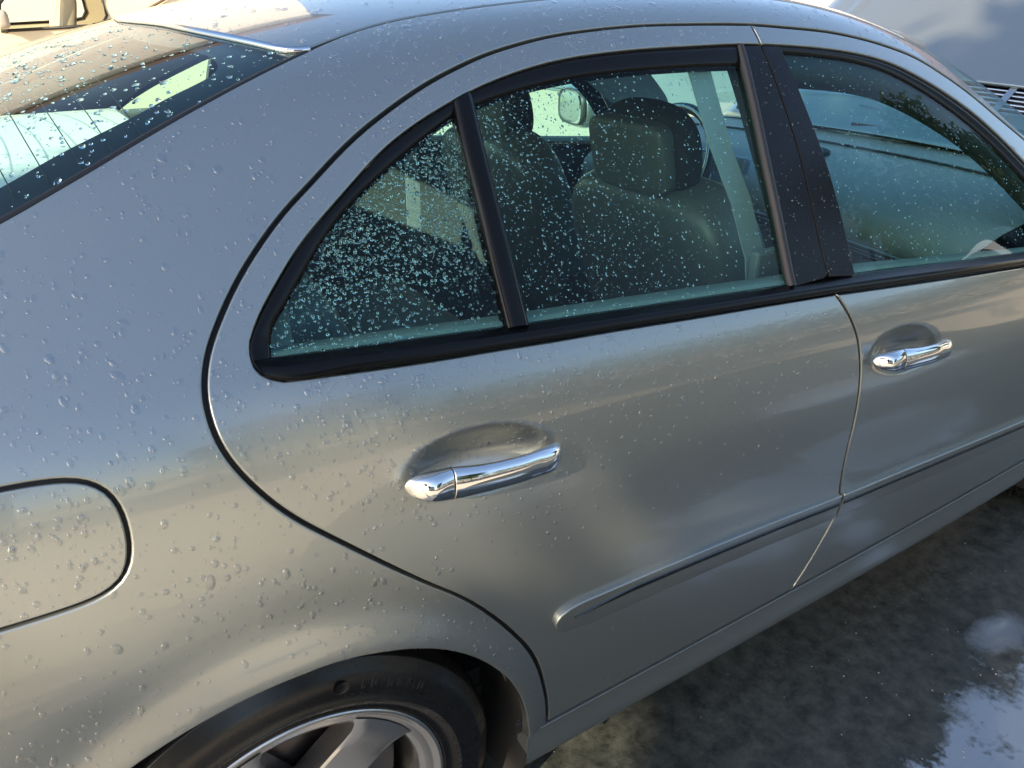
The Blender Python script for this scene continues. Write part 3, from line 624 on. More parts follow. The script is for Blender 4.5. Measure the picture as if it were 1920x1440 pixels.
# window ledge lit along the glass (inner weather strip)
rows('window_ledge', between(Abtop+np.array([0, .02]), Abtop+np.array([0, .52]), [(0, -.013), (.12, -.0135), (.18, -.019), (.40, -.040), (.2, -.05)], 60), LEDGE, rd, rdl)
rows('window_ledge', between(Abtopf+np.array([0, .02]), Abtopf+np.array([0, .52]), [(0, -.013), (.12, -.0135), (.18, -.019), (.40, -.040), (.2, -.05)], 60), LEDGE, fd, fdl)
box('floor_pan', (.95, 0, .30), (2.3, 1.45, .05), CARPET, car)
box('parcel_shelf', (-.23, 0, 1.155), (.74, 1.26, .03), mat('shelf_cloth', (.70, .70, .66), .9), car, bev=.01)
box('rear_bulkhead', (-.02, 0, .70), (.05, 1.4, .66), UNDER, car)
def seat(name, x, y, w, lean, hx, head=True, cush=.5):
    """seat: backrest mesh is the part; its cushion, headrest and posts hang on it"""
    ro = Euler((0, -lean, 0))
    b = superell(name, (x, y, .79), (.17, w, .62), LEATHER, car, ro, .45, .38, 40, 26)
    superell('centre_panel', (x+.035*math.cos(lean), y, .80), (.13, w*.56, .52), LEATHER, b, ro, .4, .35)
    superell('seat_cushion', (x+.36, y, .50), (.56, w*.98, .20), LEATHER, b, Euler((0, -.12, 0)), .5, .4)
    if head:
        c = Vector((hx, y, 1.135)); rh = Euler((0, -.22, 0))
        superell('headrest', c+Vector((.018, 0, 0)), (.105, .275, .205), FABRIC, b, rh, .75, .72, 40, 26)
        superell('headrest_shell', c+Vector((-.030, .0, -.004)), (.050, .235, .150), SHELL, b, rh, .35, .42, 40, 26)
        for dy in (-.075, .075):
            tube('headrest_post', [(hx-.005, y+dy, 1.075), (hx+.012, y+dy, 1.0), (hx+.03, y+dy, .94)], .0062, CHROME, b, 12)
            lathe('post_collar', [(.001, 0), (.016, 0), (.018, -.006)], DARKPL, b, 20, center=(0, 0, 0)).matrix_world = Matrix.Translation((hx+.012, y+dy, 1.032)) @ Euler((R(90), 0, 0)).to_matrix().to_4x4()
    # contrast piping round the back edge
    pts = []; M = ro.to_matrix()
    for k in range(41):
        t = -1+2*k/40; a = t*1.9
        yy = (w/2-.015)*math.copysign(abs(math.sin(a))**.6, math.sin(a)); zz = .295*math.copysign(abs(math.cos(a))**.6, math.cos(a))
        pts.append(M@Vector((-.045, yy, zz))+Vector((x, y, .79)))
    tube('piping', pts, .0035, mat('piping_grey', (.20, .21, .21), .5), b, 6)
    return b
seat('front_seat', 1.13, -.37, .52, R(20), 1.000); seat('front_seat', 1.17, .37, .52, R(20), 1.09)
rs = superell('rear_seat', (.22, 0, .80), (.19, 1.34, .68), LEATHER, car, Euler((0, -R(24), 0)), .35, .18, 60, 26)
superell('seat_cushion', (.58, 0, .50), (.56, 1.34, .2), LEATHER, rs, Euler((0, -.12, 0)), .35, .2, 60, 20)
for y in (-.40, 0, .40):
    superell('headrest', (.165, y, 1.085), (.10, .26, .13), LEATHER, rs, Euler((0, -.2, 0)), .6, .6)
    for dy in (-.06, .06): tube('headrest_post', [(.165, y+dy, 1.06), (.175, y+dy, .98)], .006, CHROME, rs, 8)
for y in (-.52, -.3, .3, .52): superell('stitched_roll', (.27, y, .80), (.05, .14, .5), LEATHER, rs, Euler((0, -R(24), 0)), .5, .6)
# belts
def strap(name, pts, w, m, parent=car, axis=(1, 0, 0)):
    V = []; ax = Vector(axis)
    for p in pts: V += [Vector(p)-ax*w/2, Vector(p)+ax*w/2]
    for p in pts: V += [Vector(p)-ax*w/2+Vector((0, .0025, 0)), Vector(p)+ax*w/2+Vector((0, .0025, 0))]
    n = len(pts); F = []
    for i in range(n-1): F += [(2*i, 2*i+1, 2*i+3, 2*i+2), (2*n+2*i, 2*n+2*i+2, 2*n+2*i+3, 2*n+2*i+1), (2*i, 2*i+2, 2*n+2*i+2, 2*n+2*i), (2*i+1, 2*n+2*i+1, 2*n+2*i+3, 2*i+3)]
    return mesh_obj(name, V, F, m, parent, smooth=False)
BELT = mat('belt_webbing', (.27, .30, .32), .7, bump=(1500, .3, .0004))
for s in (-1, 1):
    strap('seat_belt', [(.875, s*.628, 1.325), (.910, s*.665, 1.20), (.950, s*.695, 1.10), (.980, s*.718, 1.0), (.992, s*.730, .90), (.99, s*.74, .6)], .050, BELT)
box('belt_guide', (.985, -.738, .955), (.066, .02, .13), mat('belt_guide_grey', (.15, .16, .165), .6), car, bev=.006)
box('belt_guide_slot', (.985, -.729, .94), (.042, .014, .07), mat('slot_grey', (.16, .18, .19), .6), car, bev=.003)
box('belt_button', (.985, -.726, 1.004), (.03, .012, .013), mat('button_grey', (.3, .32, .33), .5), car, bev=.004)
# dashboard
ys = np.linspace(-.74, .74, 41); dash = []
prof = [(2.36, 1.0), (2.28, .985), (2.15, .968), (2.0, .952), (1.88, .935), (1.80, .912), (1.765, .885), (1.755, .855), (1.765, .82), (1.80, .79), (1.83, .72), (1.84, .60), (1.9, .45)]
for x, z in prof:
    row = []
    for y in ys:
        bump_ = .055*math.exp(-((y-.37)/.19)**4)*math.exp(-((x-1.82)/.12)**2); bow = .10*(y/.74)**2
        row.append((x-bow*.5+(.0 if z > .9 else 0), y, z+bump_-.02*(abs(y)/.74)**3))
    dash.append(row)
lofted('dashboard', dash, PLASTIC, car)
def on_dash(x, z): return [(x-.05*(y/.74)**2, y, z-.02*(abs(y)/.74)**3) for y in np.linspace(-.70, .70, 40)]
tube('dash_trim', [(p[0]-.018, p[1], p[2]) for p in on_dash(1.765, .815)], .012, mat('dash_wood', (.03, .022, .018), .12, 0, .8), car, 8)
tube('dash_chrome_line', [(p[0]-.016, p[1], p[2]) for p in on_dash(1.765, .833)], .0035, SATIN, car, 6)
tube('dash_seam', [(p[0], p[1], p[2]+.002) for p in on_dash(2.20, .978)], .004, DARKPL, car, 6)
lathe('speaker_grille', [(.001, .003), (.07, .002), (.078, -.003)], mat('speaker_mesh', (.02, .02, .021), .6, bump=(1800, 1, .001)), car, 40).matrix_world = Matrix.Translation((2.05, .02, .972)) @ Euler((R(90), 0, 0)).to_matrix().to_4x4() @ Matrix.Diagonal((1.2, 1, .9, 1))
# steering wheel on the left
def ringpts(c, r, n, tilt):
    M = Euler((0, tilt, 0)).to_matrix(); return [Vector(c)+M@Vector((0, r*math.cos(2*math.pi*k/n), r*math.sin(2*math.pi*k/n))) for k in range(n)]
sw = tube('steering_wheel', ringpts((1.70, .295, .92), .188, 48, R(24)), .0155, mat('wheel_leather', (.04, .042, .045), .38), car, 12, closed=True)
tube('wheel_rim_trim', ringpts((1.685, .295, .926), .188, 48, R(24)), .0045, SATIN, sw, 8, closed=True)
superell('wheel_hub', (1.72, .295, .91), (.07, .19, .15), DARKPL, sw, Euler((0, R(24), 0)), .6, .6)
for a in (0, math.pi): superell('wheel_spoke', (1.715, .295+.13*math.cos(a), .908), (.03, .13, .05), SATIN, sw, Euler((0, R(24), 0)), .6, .5)
tube('steering_column', [(1.72, .295, .91), (1.86, .33, .83)], .05, DARKPL, sw, 12)
ic = box('instrument_panel', (1.815, .26, .90), (.03, .42, .13), mat('dial_surround', (.14, .20, .26), .35), car, Euler((0, R(15), 0)), bev=.012)
for y, r in ((.325, .055), (.195, .044), (.455, .044)):
    d = lathe('dial_ring', [(r*.72, .006), (r*.98, .012), (r, .004), (r*.98, -.004)], DARKPL, ic, 36); d.matrix_world = Matrix.Translation((1.796, y-.03, .905)) @ Euler((0, 0, R(-90))).to_matrix().to_4x4() @ Matrix.Identity(4)
    e = lathe('dial_face', [(.0005, .004), (r*.72, .004)], mat('dial_blue', (.06, .30, .50), .3), ic, 32); e.matrix_world = d.matrix_world
box('centre_console', (1.55, 0, .55), (.75, .22, .30), DARKPL, car, bev=.03)
superell('interior_mirror', (1.78, 0.02, 1.245), (.035, .24, .07), DARKPL, car, None, .5, .5)
tube('mirror_stalk', [(1.79, .02, 1.25), (1.83, .02, 1.30)], .012, DARKPL, car, 8)
for s in (-1, 1): superell('sun_visor', (1.60, s*.36, 1.335), (.16, .38, .022), LINER, car, Euler((0, R(14), 0)), .3, .3)
tube('windscreen_header', [skin(np.array([x]), np.array([v]), -.03)[0]*np.array([1, s, 1]) for s, rng in ((1, 1), (-1, -1)) for x, v in [(1.5, 12.02), (1.58, 12.8), (1.66, 13.9), (1.70, VC)][::rng]], .022, DARKPL, car, 8)
# grab rail of the left roof side and far door tops
# door mirrors
def door_mirror(s):
    c = Vector((1.93, s*1.045, 1.005))
    h = superell('door_mirror', c, (.13, .245, .165), PAINT, car, Euler((0, 0, s*R(-8))), .62, .55, 40, 26)
    # rear opening: bezel and mirror pane
    M = Matrix.Translation(c+Vector((-.060, 0, .002))) @ Euler((0, 0, s*R(-10))).to_matrix().to_4x4()
    V = []; F = []; n = 48; sp = lambda a, e: math.copysign(abs(a)**e, a)
    for dx, k in ((.012, 1.02), (-.004, 1.0), (-.006, .94), (.004, .90)):
        for i in range(n):
            a = 2*math.pi*i/n; V.append(M@Vector((dx, .108*k*sp(math.cos(a), .55), .068*k*sp(math.sin(a), .6))))
    for j in range(3):
        for i in range(n): F.append((j*n+i, j*n+(i+1) % n, (j+1)*n+(i+1) % n, (j+1)*n+i))
    mesh_obj('mirror_bezel', V, F, DARKPL, h)
    Vg = [M@Vector((.002, .108*.92*sp(math.cos(2*math.pi*i/n), .55), .068*.92*sp(math.sin(2*math.pi*i/n), .6))) for i in range(n)]
    mesh_obj('mirror_glass', Vg, [tuple(range(n))[::-1]], mat('mirror', (.8, .84, .86), .01, 1), h, smooth=False)
    tube('mirror_arm', [c+Vector((.0, -s*.09, -.055)), c+Vector((.02, -s*.17, -.075)), c+Vector((.02, -s*.24, -.085))], [.026, .022, .026], BLACK, h, 12)
for s in (-1, 1): door_mirror(s)

# ------------------------------------------------------------------ raised bonnet
HA = R(36); HX, HZ = 2.375, 1.02
def hood_pt(sd, y, lift=0.):
    """sd metres up from the hinge edge, y across"""
    crown = -.055*(y/.74)**2-.03*(sd/1.2)**2; nx, nz = -math.sin(HA), math.cos(HA)
    edge = -.03*max(0, (abs(y)-.64)/.10)**2
    bow = .08*(1-(y/.74)**2)*(1 if sd < .3 else 1)*max(0, 1-sd/.5)        # the rear edge sweeps forward at the sides
    s2 = sd-bow*.6
    return (HX+s2*math.cos(HA)+nx*(crown+edge+lift), y, HZ+s2*math.sin(HA)+nz*(crown+edge+lift))
hb = bmesh.new(); sds = [0, .004, .02, .06, .11, .15, .158, .268, .276, .32, .45, .6, .8, 1.0, 1.13, 1.2, 1.22]; hys = np.linspace(-.74, .74, 61)
grid = [[hb.verts.new(hood_pt(sd, y, -.02 if sd == 0 else (.008*math.exp(-((abs(y)-.52)/.012)**2) if sd > .3 else 0))) for y in hys] for sd in sds]
def in_grille(y): return .035 < abs(y) < .60
for j in range(len(sds)-1):
    for i in range(len(hys)-1):
        ym = (hys[i]+hys[i+1])/2
        if .157 < (sds[j]+sds[j+1])/2 < .269 and in_grille(ym): continue
        hb.faces.new((grid[j][i], grid[j+1][i], grid[j+1][i+1], grid[j][i+1]))
hood = bm_obj('bonnet', hb, PAINT, car, smooth=True)
tag(hood, 'raised bonnet with louvred air intakes')
sol = hood.modifiers.new('thick', 'SOLIDIFY'); sol.thickness = .012; sol.offset = -1
hb = bmesh.new(); gr = [[hb.verts.new(hood_pt(sd, y, -.045)) for y in hys] for sd in (.03, .15, .3, .6, 1.0, 1.18)]
for j in range(5):
    for i in range(len(hys)-1): hb.faces.new((gr[j][i], gr[j][i+1], gr[j+1][i+1], gr[j+1][i]))
bm_obj('bonnet_inner', hb, UNDER, hood, smooth=True)
for s in (-1, 1):
    yy = np.linspace(.04, .595, 24)*s
    for sd in np.linspace(.170, .258, 6):
        V = []; F = []
        for y in yy:
            for d, l in ((-.0045, -.004), (-.002, .002), (.002, .001), (.004, -.010)): V.append(hood_pt(sd+d, y, l))
        for i in range(len(yy)-1):
            for q in range(4): F.append((i*4+q, i*4+(q+1) % 4, (i+1)*4+(q+1) % 4, (i+1)*4+q))
        mesh_obj('louvre_slat', V, F, SATIN, hood)
    for yb in (.14, .31, .47):
        V = [hood_pt(sd, s*yb+dy, .003) for sd in np.linspace(.158, .268, 6) for dy in (-.011, .011)]
        mesh_obj('louvre_brace', V, [(2*i, 2*i+1, 2*i+3, 2*i+2) for i in range(5)], SATIN, hood)
    V = [hood_pt(sd, y, -.022) for sd in (.15, .28) for y in yy]; n = len(yy)
    mesh_obj('louvre_mesh', V, [(i, i+1, n+i+1, n+i) for i in range(n-1)], DARKPL, hood)
# cowl below the windscreen, wipers, engine bay tray
lofted('cowl', [[(x, y, z-.03*(abs(y)/.7)**2) for y in np.linspace(-.70, .70, 21)] for x, z in ((2.30, 1.01), (2.36, .985), (2.42, .965), (2.50, .94), (2.5, .8))], DARKPL, car)
for y0, y1 in ((-.55, .08), (-.05, .60)): tube('wiper', [(2.37, y0, 1.0), (2.385, (y0+y1)/2, 1.02), (2.36, y1, 1.02)], .008, DARKPL, car, 6)
box('engine_cover', (2.85, 0, .78), (.6, .7, .14), DARKPL, car, bev=.03)
box('engine_bay_floor', (2.85, 0, .60), (1.0, 1.3, .06), UNDER, car)

# ------------------------------------------------------------------ ground
def noise_mat(name, build):
    m = bpy.data.materials.new(name); m.use_nodes = True; MATS[name] = m; build(m.node_tree, m.node_tree.nodes['Principled BSDF']); return m
def nd(nt, typ, **k):
    n = nt.nodes.new(typ)
    for a, b in k.items(): n.inputs[a.replace('_', ' ')].default_value = b
    return n
def wet_concrete(nt, b):
    tc = nt.nodes.new('ShaderNodeTexCoord'); L = nt.links.new
    n1 = nd(nt, 'ShaderNodeTexNoise', Scale=1.3, Detail=6., Roughness=.6); n2 = nd(nt, 'ShaderNodeTexNoise', Scale=22., Detail=8., Roughness=.7); n3 = nd(nt, 'ShaderNodeTexNoise', Scale=240., Detail=3.)
    for n in (n1, n2, n3): L(tc.outputs['Object'], n.inputs['Vector'])
    r1 = nt.nodes.new('ShaderNodeValToRGB'); r1.color_ramp.elements[0].position = .35; r1.color_ramp.elements[1].position = .68
    r1.color_ramp.elements[0].color = (.017, .020, .018, 1); r1.color_ramp.elements[1].color = (.082, .090, .078, 1); L(n2.outputs[0], r1.inputs[0])
    mx = nt.nodes.new('ShaderNodeMix'); mx.data_type = 'RGBA'; mx.blend_type = 'MULTIPLY'; mx.inputs[0].default_value = .55
    r2 = nt.nodes.new('ShaderNodeValToRGB'); r2.color_ramp.elements[0].position = .3; r2.color_ramp.elements[1].position = .75; r2.color_ramp.elements[0].color = (.45, .45, .45, 1); L(n1.outputs[0], r2.inputs[0])
    L(r1.outputs[0], mx.inputs[6]); L(r2.outputs[0], mx.inputs[7]); L(mx.outputs[2], b.inputs['Base Color'])
    mr = nt.nodes.new('ShaderNodeMapRange'); mr.inputs[1].default_value = .35; mr.inputs[2].default_value = .65; mr.inputs[3].default_value = .22; mr.inputs[4].default_value = .6; L(n1.outputs[0], mr.inputs[0])
    # standing water: pools with ragged, fading shores
    def node(op, a_, b_=None, clamp=False):
        n = nt.nodes.new('ShaderNodeMath'); n.operation = op; n.use_clamp = clamp
        for i_, v_ in enumerate((a_, b_)):
            if v_ is None: continue
            if hasattr(v_, 'links'): L(v_, n.inputs[i_])
            else: n.inputs[i_].default_value = v_
        return n.outputs[0]
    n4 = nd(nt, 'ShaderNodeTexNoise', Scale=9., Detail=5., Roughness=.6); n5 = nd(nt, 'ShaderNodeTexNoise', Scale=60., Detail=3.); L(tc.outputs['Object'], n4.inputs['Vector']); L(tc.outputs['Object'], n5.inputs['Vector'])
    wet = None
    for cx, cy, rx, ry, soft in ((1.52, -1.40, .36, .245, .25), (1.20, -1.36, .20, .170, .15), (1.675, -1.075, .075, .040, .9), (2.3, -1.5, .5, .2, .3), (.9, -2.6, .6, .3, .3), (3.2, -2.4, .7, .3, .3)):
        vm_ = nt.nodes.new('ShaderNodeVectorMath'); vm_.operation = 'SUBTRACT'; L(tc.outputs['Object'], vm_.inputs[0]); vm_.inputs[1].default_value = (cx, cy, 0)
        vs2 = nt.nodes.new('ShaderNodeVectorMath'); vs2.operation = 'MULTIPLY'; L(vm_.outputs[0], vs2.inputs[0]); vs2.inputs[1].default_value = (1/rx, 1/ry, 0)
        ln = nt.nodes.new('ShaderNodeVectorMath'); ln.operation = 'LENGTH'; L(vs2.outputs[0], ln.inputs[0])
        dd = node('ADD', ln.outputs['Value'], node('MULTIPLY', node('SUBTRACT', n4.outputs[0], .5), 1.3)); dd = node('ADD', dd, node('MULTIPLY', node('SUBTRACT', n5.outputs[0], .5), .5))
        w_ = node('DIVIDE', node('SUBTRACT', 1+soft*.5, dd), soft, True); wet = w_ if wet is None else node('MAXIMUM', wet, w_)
    rx_ = nt.nodes.new('ShaderNodeMix'); L(wet, rx_.inputs[0]); L(mr.outputs[0], rx_.inputs[2]); rx_.inputs[3].default_value = .03; L(rx_.outputs[0], b.inputs['Roughness'])
    L(node('ADD', node('MULTIPLY', wet, .5), .5), b.inputs['Specular IOR Level']); L(wet, b.inputs['Coat Weight']); b.inputs['Coat Roughness'].default_value = .02
    mw = nt.nodes.new('ShaderNodeMix'); mw.data_type = 'RGBA'; L(wet, mw.inputs[0]); L(mx.outputs[2], mw.inputs[6]); mw.inputs[7].default_value = (.20, .235, .27, 1); L(mw.outputs[2], b.inputs['Base Color'])    # pale blue painted into the pools for the bright sky they mirror
    bp = nt.nodes.new('ShaderNodeBump'); L(node('SUBTRACT', .6, node('MULTIPLY', wet, .575)), bp.inputs['Strength']); bp.inputs['Distance'].default_value = .002
    ad = nt.nodes.new('ShaderNodeMath'); ad.operation = 'ADD'; L(n2.outputs[0], ad.inputs[0]); L(n3.outputs[0], ad.inputs[1]); L(ad.outputs[0], bp.inputs['Height']); L(bp.outputs[0], b.inputs['Normal'])
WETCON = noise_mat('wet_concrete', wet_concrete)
def pave(nt, b):
    tc = nt.nodes.new('ShaderNodeTexCoord'); n = nd(nt, 'ShaderNodeTexNoise', Scale=6., Detail=8.); nt.links.new(tc.outputs['Object'], n.inputs['Vector'])
    r = nt.nodes.new('ShaderNodeValToRGB'); r.color_ramp.elements[0].color = (.40, .34, .26, 1); r.color_ramp.elements[1].color = (.54, .47, .37, 1); nt.links.new(n.outputs[0], r.inputs[0]); nt.links.new(r.outputs[0], b.inputs['Base Color']); b.inputs['Roughness'].default_value = .9
PAVE = noise_mat('dry_paving', pave)
def sheet(name, x0, x1, y0, y1, z, m, kind='structure'):
    o = mesh_obj(name, [(x0, y0, z), (x1, y0, z), (x1, y1, z), (x0, y1, z)], [(0, 1, 2, 3)], m, None, smooth=False); o['kind'] = kind; return o
sheet('ground', -300, 300, -300, 300, -.008, PAVE)
def blob(name, cx, cy, rx, ry, seed, rot, z, m, n=64, amp=1.):
    rr = random.Random(seed); ph = [rr.uniform(0, 6.28) for _ in range(5)]; V = [(cx, cy, z)]
    for i in range(n):
        a = 2*math.pi*i/n; r = 1+amp*(.20*math.sin(2*a+ph[0])+.14*math.sin(3*a+ph[1])+.10*math.sin(5*a+ph[2])+.06*math.sin(9*a+ph[3])+.03*math.sin(17*a+ph[4]))
        x, y = rx*r*math.cos(a), ry*r*math.sin(a); V.append((cx+x*math.cos(rot)-y*math.sin(rot), cy+x*math.sin(rot)+y*math.cos(rot), z))
    o = mesh_obj(name, V, [(0, 1+i, 1+(i+1) % n) for i in range(n)], m, None, smooth=False); o['kind'] = 'structure'
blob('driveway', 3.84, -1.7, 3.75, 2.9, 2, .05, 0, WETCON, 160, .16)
# ------------------------------------------------------------------ surroundings
def leaf_cloud(name, centres, n, size, m, parent=None, seed=1, density_edge=.35, gaps=()):
    """leaf-sized quads scattered through overlapping ellipsoids"""
    rg = np.random.default_rng(seed); cs = np.array([c[0] for c in centres], float); rs_ = np.array([c[1] for c in centres], float)
    w = rs_.prod(1)**(2/3); k = rg.choice(len(cs), n, p=w/w.sum())
    d = unit(rg.normal(size=(n, 3))); r = rg.uniform(density_edge, 1, n)**.5
    c = cs[k]+d*r[:, None]*rs_[k]*(1+.12*rg.normal(size=(n, 1)))
    if gaps:                               # chinks in the crown through which the sun reaches the car
        o_ = np.array(parent.location); sd_ = np.array(sdir); ok = np.ones(n, bool)
        for g, r_ in gaps:
            q = c+o_-np.array(g); ok &= np.linalg.norm(q-(q@sd_)[:, None]*sd_, axis=1) > r_+.10
        c, d = c[ok], d[ok]; n = len(c)
    a = unit(rg.normal(size=(n, 3))+d*.6); b = unit(np.cross(a, rg.normal(size=(n, 3)))); e = np.cross(a, b); s = size*rg.uniform(.6, 1.35, (n, 1))
    V = np.stack([c-b*s, c+e*s*.42, c+b*s, c-e*s*.42], 1).reshape(-1, 3)
    me = bpy.data.meshes.new(name); me.vertices.add(4*n); me.vertices.foreach_set('co', V.ravel()); me.loops.add(4*n); me.loops.foreach_set('vertex_index', np.arange(4*n)); me.polygons.add(n); me.polygons.foreach_set('loop_start', np.arange(0, 4*n, 4)); me.polygons.foreach_set('loop_total', np.full(n, 4)); me.materials.append(m); me.update(); me.validate()
    return link(bpy.data.objects.new(name, me), parent)
def leafm(name, a, b_):
    def build(nt, b):
        o = nt.nodes.new('ShaderNodeNewGeometry'); n = nd(nt, 'ShaderNodeTexNoise', Scale=3., Detail=2.); nt.links.new(o.outputs['Position'], n.inputs['Vector'])
        r = nt.nodes.new('ShaderNodeValToRGB'); r.color_ramp.elements[0].color = (*a, 1); r.color_ramp.elements[1].color = (*b_, 1); r.color_ramp.elements[0].position = .3; r.color_ramp.elements[1].position = .7
        nt.links.new(n.outputs[0], r.inputs[0]); nt.links.new(r.outputs[0], b.inputs['Base Color']); b.inputs['Roughness'].default_value = .55
        t = nt.nodes.new('ShaderNodeBsdfTranslucent'); nt.links.new(r.outputs[0], t.inputs[0]); mx = nt.nodes.new('ShaderNodeMixShader'); mx.inputs[0].default_value = .3
        nt.links.new(b.outputs[0], mx.inputs[1]); nt.links.new(t.outputs[0], mx.inputs[2]); nt.links.new(mx.outputs[0], nt.nodes['Material Output'].inputs[0])
    return noise_mat(name, build)
LEAF1 = leafm('leaf_green', (.035, .062, .018), (.075, .115, .03)); LEAF2 = leafm('leaf_dark', (.022, .04, .014), (.05, .08, .025))
BARK = mat('bark', (.09, .07, .05), .9, bump=(30, .8, .02), var=(12, .3))
def tree(name, base, h, cr, label, seed, n=9000, leaf=.075, m=LEAF1, group='trees beside the driveway', low=.35):
    t = empty(name, base); tag(t, label, 'tree', group); rr = random.Random(seed)
    top = Vector((rr.uniform(-.3, .3), rr.uniform(-.3, .3), h*.75)); tube('trunk', [Vector((0, 0, -.1)), Vector((.03, .02, h*.25)), Vector((top.x*.5, top.y*.5, h*.5)), top], [h*.028, h*.022, h*.015, h*.005], BARK, t, 10)
    cs = []
    for i in range(13):
        a = rr.uniform(0, 6.28); d = cr*rr.uniform(.15, .72); z = h*rr.uniform(low, .86); r = cr*rr.uniform(.30, .48)
        c = (d*math.cos(a), d*math.sin(a), z); cs.append((c, (r, r, r*.8)))
        if i < 7: tube('limb', [Vector((top.x*.4, top.y*.4, h*.42)), Vector((c[0]*.5, c[1]*.5, (h*.42+z)/2)), Vector(c)], [h*.011, h*.008, h*.003], BARK, t, 6)
    leaf_cloud('crown', cs, n, leaf, m, t, seed)
    return t
e1 = Vector((-math.sin(SUN_AZ), math.cos(SUN_AZ), 0)); sh = Vector((math.cos(SUN_AZ), math.sin(SUN_AZ), 0))
if e1.y > 0: e1 = -e1                       # e1 points to the car's right, across the sun
def from_sun(dist, across): p = sh*dist+e1*across; return (p.x, p.y, 0)
def grove(name, base, boxr, zr, label, seed, n, leaf, m=LEAF1, gaps=()):
    """tree whose crown fills an upright oval, dense in the middle"""
    t = empty(name, base); tag(t, label, 'tree', 'trees beside the driveway'); rr = random.Random(seed); cs = []
    tube('trunk', [Vector((0, 0, -.1)), Vector((.05, 0, 1.5)), Vector((0, .08, 3.2)), Vector((.05, 0, zr[1]*.8))], [.17, .14, .10, .03], BARK, t, 10)
    for i in range(26):
        a = rr.uniform(0, 6.28); d = boxr*math.sqrt(rr.random())*.8; z = zr[0]+(zr[1]-zr[0])*rr.random(); r = boxr*rr.uniform(.26, .42)
        c = (d*math.cos(a), d*math.sin(a), z); cs.append((c, (r, r, r*.85)))
        if i < 9: tube('limb', [Vector((0, .05, 2.2+i*.25)), Vector((c[0]*.5, c[1]*.5, (2.4+i*.2+z)/2)), Vector(c)], [.06, .045, .015], BARK, t, 6)
    leaf_cloud('crown', cs, n, leaf, m, t, seed, .05, gaps)
    return t
CHINKS = [((.411, -.911, .706), .045), ((.372, -.905, .808), .035), ((.455, -.912, .635), .015), ((.168, -.882, .945), .03), ((.141, -.885, .922), .03),
          ((-.002, -.891, .868), .03), ((-.04, -.892, .855), .05), ((-.081, -.892, .843), .05), ((-.12, -.892, .832), .04), ((-.60, -.88, .50), .2), ((-.45, -.88, .38), .12), ((.58, -.79, .01), .03)]
grove('broadleaf_tree', from_sun(7.0, 1.62), 1.95, (3.95, 5.25), 'tall broadleaf tree behind the saloon, shading its right side', 11, 19000, .11, gaps=CHINKS)
grove('broadleaf_tree', from_sun(11.5, 7.6), 1.7, (3.2, 8.0), 'broadleaf tree growing in front of the two storey house', 12, 13000, .12, LEAF2)
tree('broadleaf_tree', from_sun(2.5, 12.5), 7.0, 2.6, 'dense broadleaf tree beside the end of the hedge', 13, 10000, .12, LEAF2)
nh = empty('neighbour_house', from_sun(13.0, 13.5)); nh.rotation_euler.z = SUN_AZ; tag(nh, 'two storey rendered house standing to the right behind the saloon', 'house')
box('wall', (0, 0, 3.2), (4.0, 9.2, 6.4), mat('warm_render', (.42, .37, .30), .9, bump=(50, .3, .004)), nh)
mesh_obj('roof', [(-2.5, -5, 6.4), (-2.5, 5, 6.4), (0, 5, 8.2), (0, -5, 8.2), (2.5, -5, 6.4), (2.5, 5, 6.4)], [(0, 3, 2, 1), (3, 4, 5, 2), (0, 1, 5, 4), (1, 2, 5), (0, 4, 3)], mat('roof_tile', (.16, .10, .08), .8), nh, smooth=False)
for yy in (-3, 0, 3):
    for zz in (1.5, 4.5):
        w_ = box('window', (-2.02, yy, zz), (.10, 1.3, 1.3), mat('white_frame', (.7, .7, .68), .5), nh, bev=.01); box('pane', (-2.06, yy, zz), (.06, 1.1, 1.1), mat('house_glass', (.02, .025, .03), .05), w_)
def hedge(name, x0, y0, x1, y1, h, w, label, seed, n=9000):
    t = empty(name, ((x0+x1)/2, (y0+y1)/2, 0)); tag(t, label, 'hedge'); L = math.hypot(x1-x0, y1-y0); k = int(L/.7); cs = []; rr = random.Random(seed)
    for i in range(k):
        f = (i+.5)/k-.5; cs += [(((x1-x0)*f, (y1-y0)*f, h*.35), (.6, w, h*.40)), (((x1-x0)*f+rr.uniform(-.1, .1), (y1-y0)*f, h*.72), (.55, w*.9, h*rr.uniform(.26, .36)))]
    leaf_cloud('foliage', cs, n, .07, LEAF2, t, seed, .5)
    for i in range(0, k, 2): tube('stem', [((x1-x0)*((i+.5)/k-.5), (y1-y0)*((i+.5)/k-.5), 0), ((x1-x0)*((i+.5)/k-.5), (y1-y0)*((i+.5)/k-.5), h*.7)], .03, BARK, t, 6)
grove('dark_reflection_tree', (13.5, -5.2, 0), 2.6, (1.6, 6.2), 'dark evergreen tree beyond the end of the concrete, added to darken the front door glass reflection', 31, 14000, .12, LEAF2)  # unseen tree, added to give the front door glass a dark reflection
hedge('hedge', 0.5, -7.6, 16, -7.6, 2.7, .7, 'clipped dark green hedge along the far side of the concrete', 21, 16000)

# grit and crumbs on the wet concrete
_V = []; _F = []; _rr = random.Random(5)
for k in range(260):
    cx, cy, r = _rr.uniform(.3, 2.6), _rr.uniform(-.72, -2.3), _rr.uniform(.0007, .0022)*(1 if _rr.random() < .93 else 1.8); i = len(_V)
    _V += [(cx+r*math.cos(a)*_rr.uniform(.7, 1.3), cy+r*math.sin(a)*_rr.uniform(.7, 1.3), .001) for a in (0, 1.57, 3.14, 4.71)]+[(cx, cy, .001+r*.8)]
    _F += [(i, i+1, i+4), (i+1, i+2, i+4), (i+2, i+3, i+4), (i+3, i, i+4)]
tag(mesh_obj('grit', _V, _F, mat('grit', (.45, .43, .38), .7), None, smooth=False), kind='stuff')
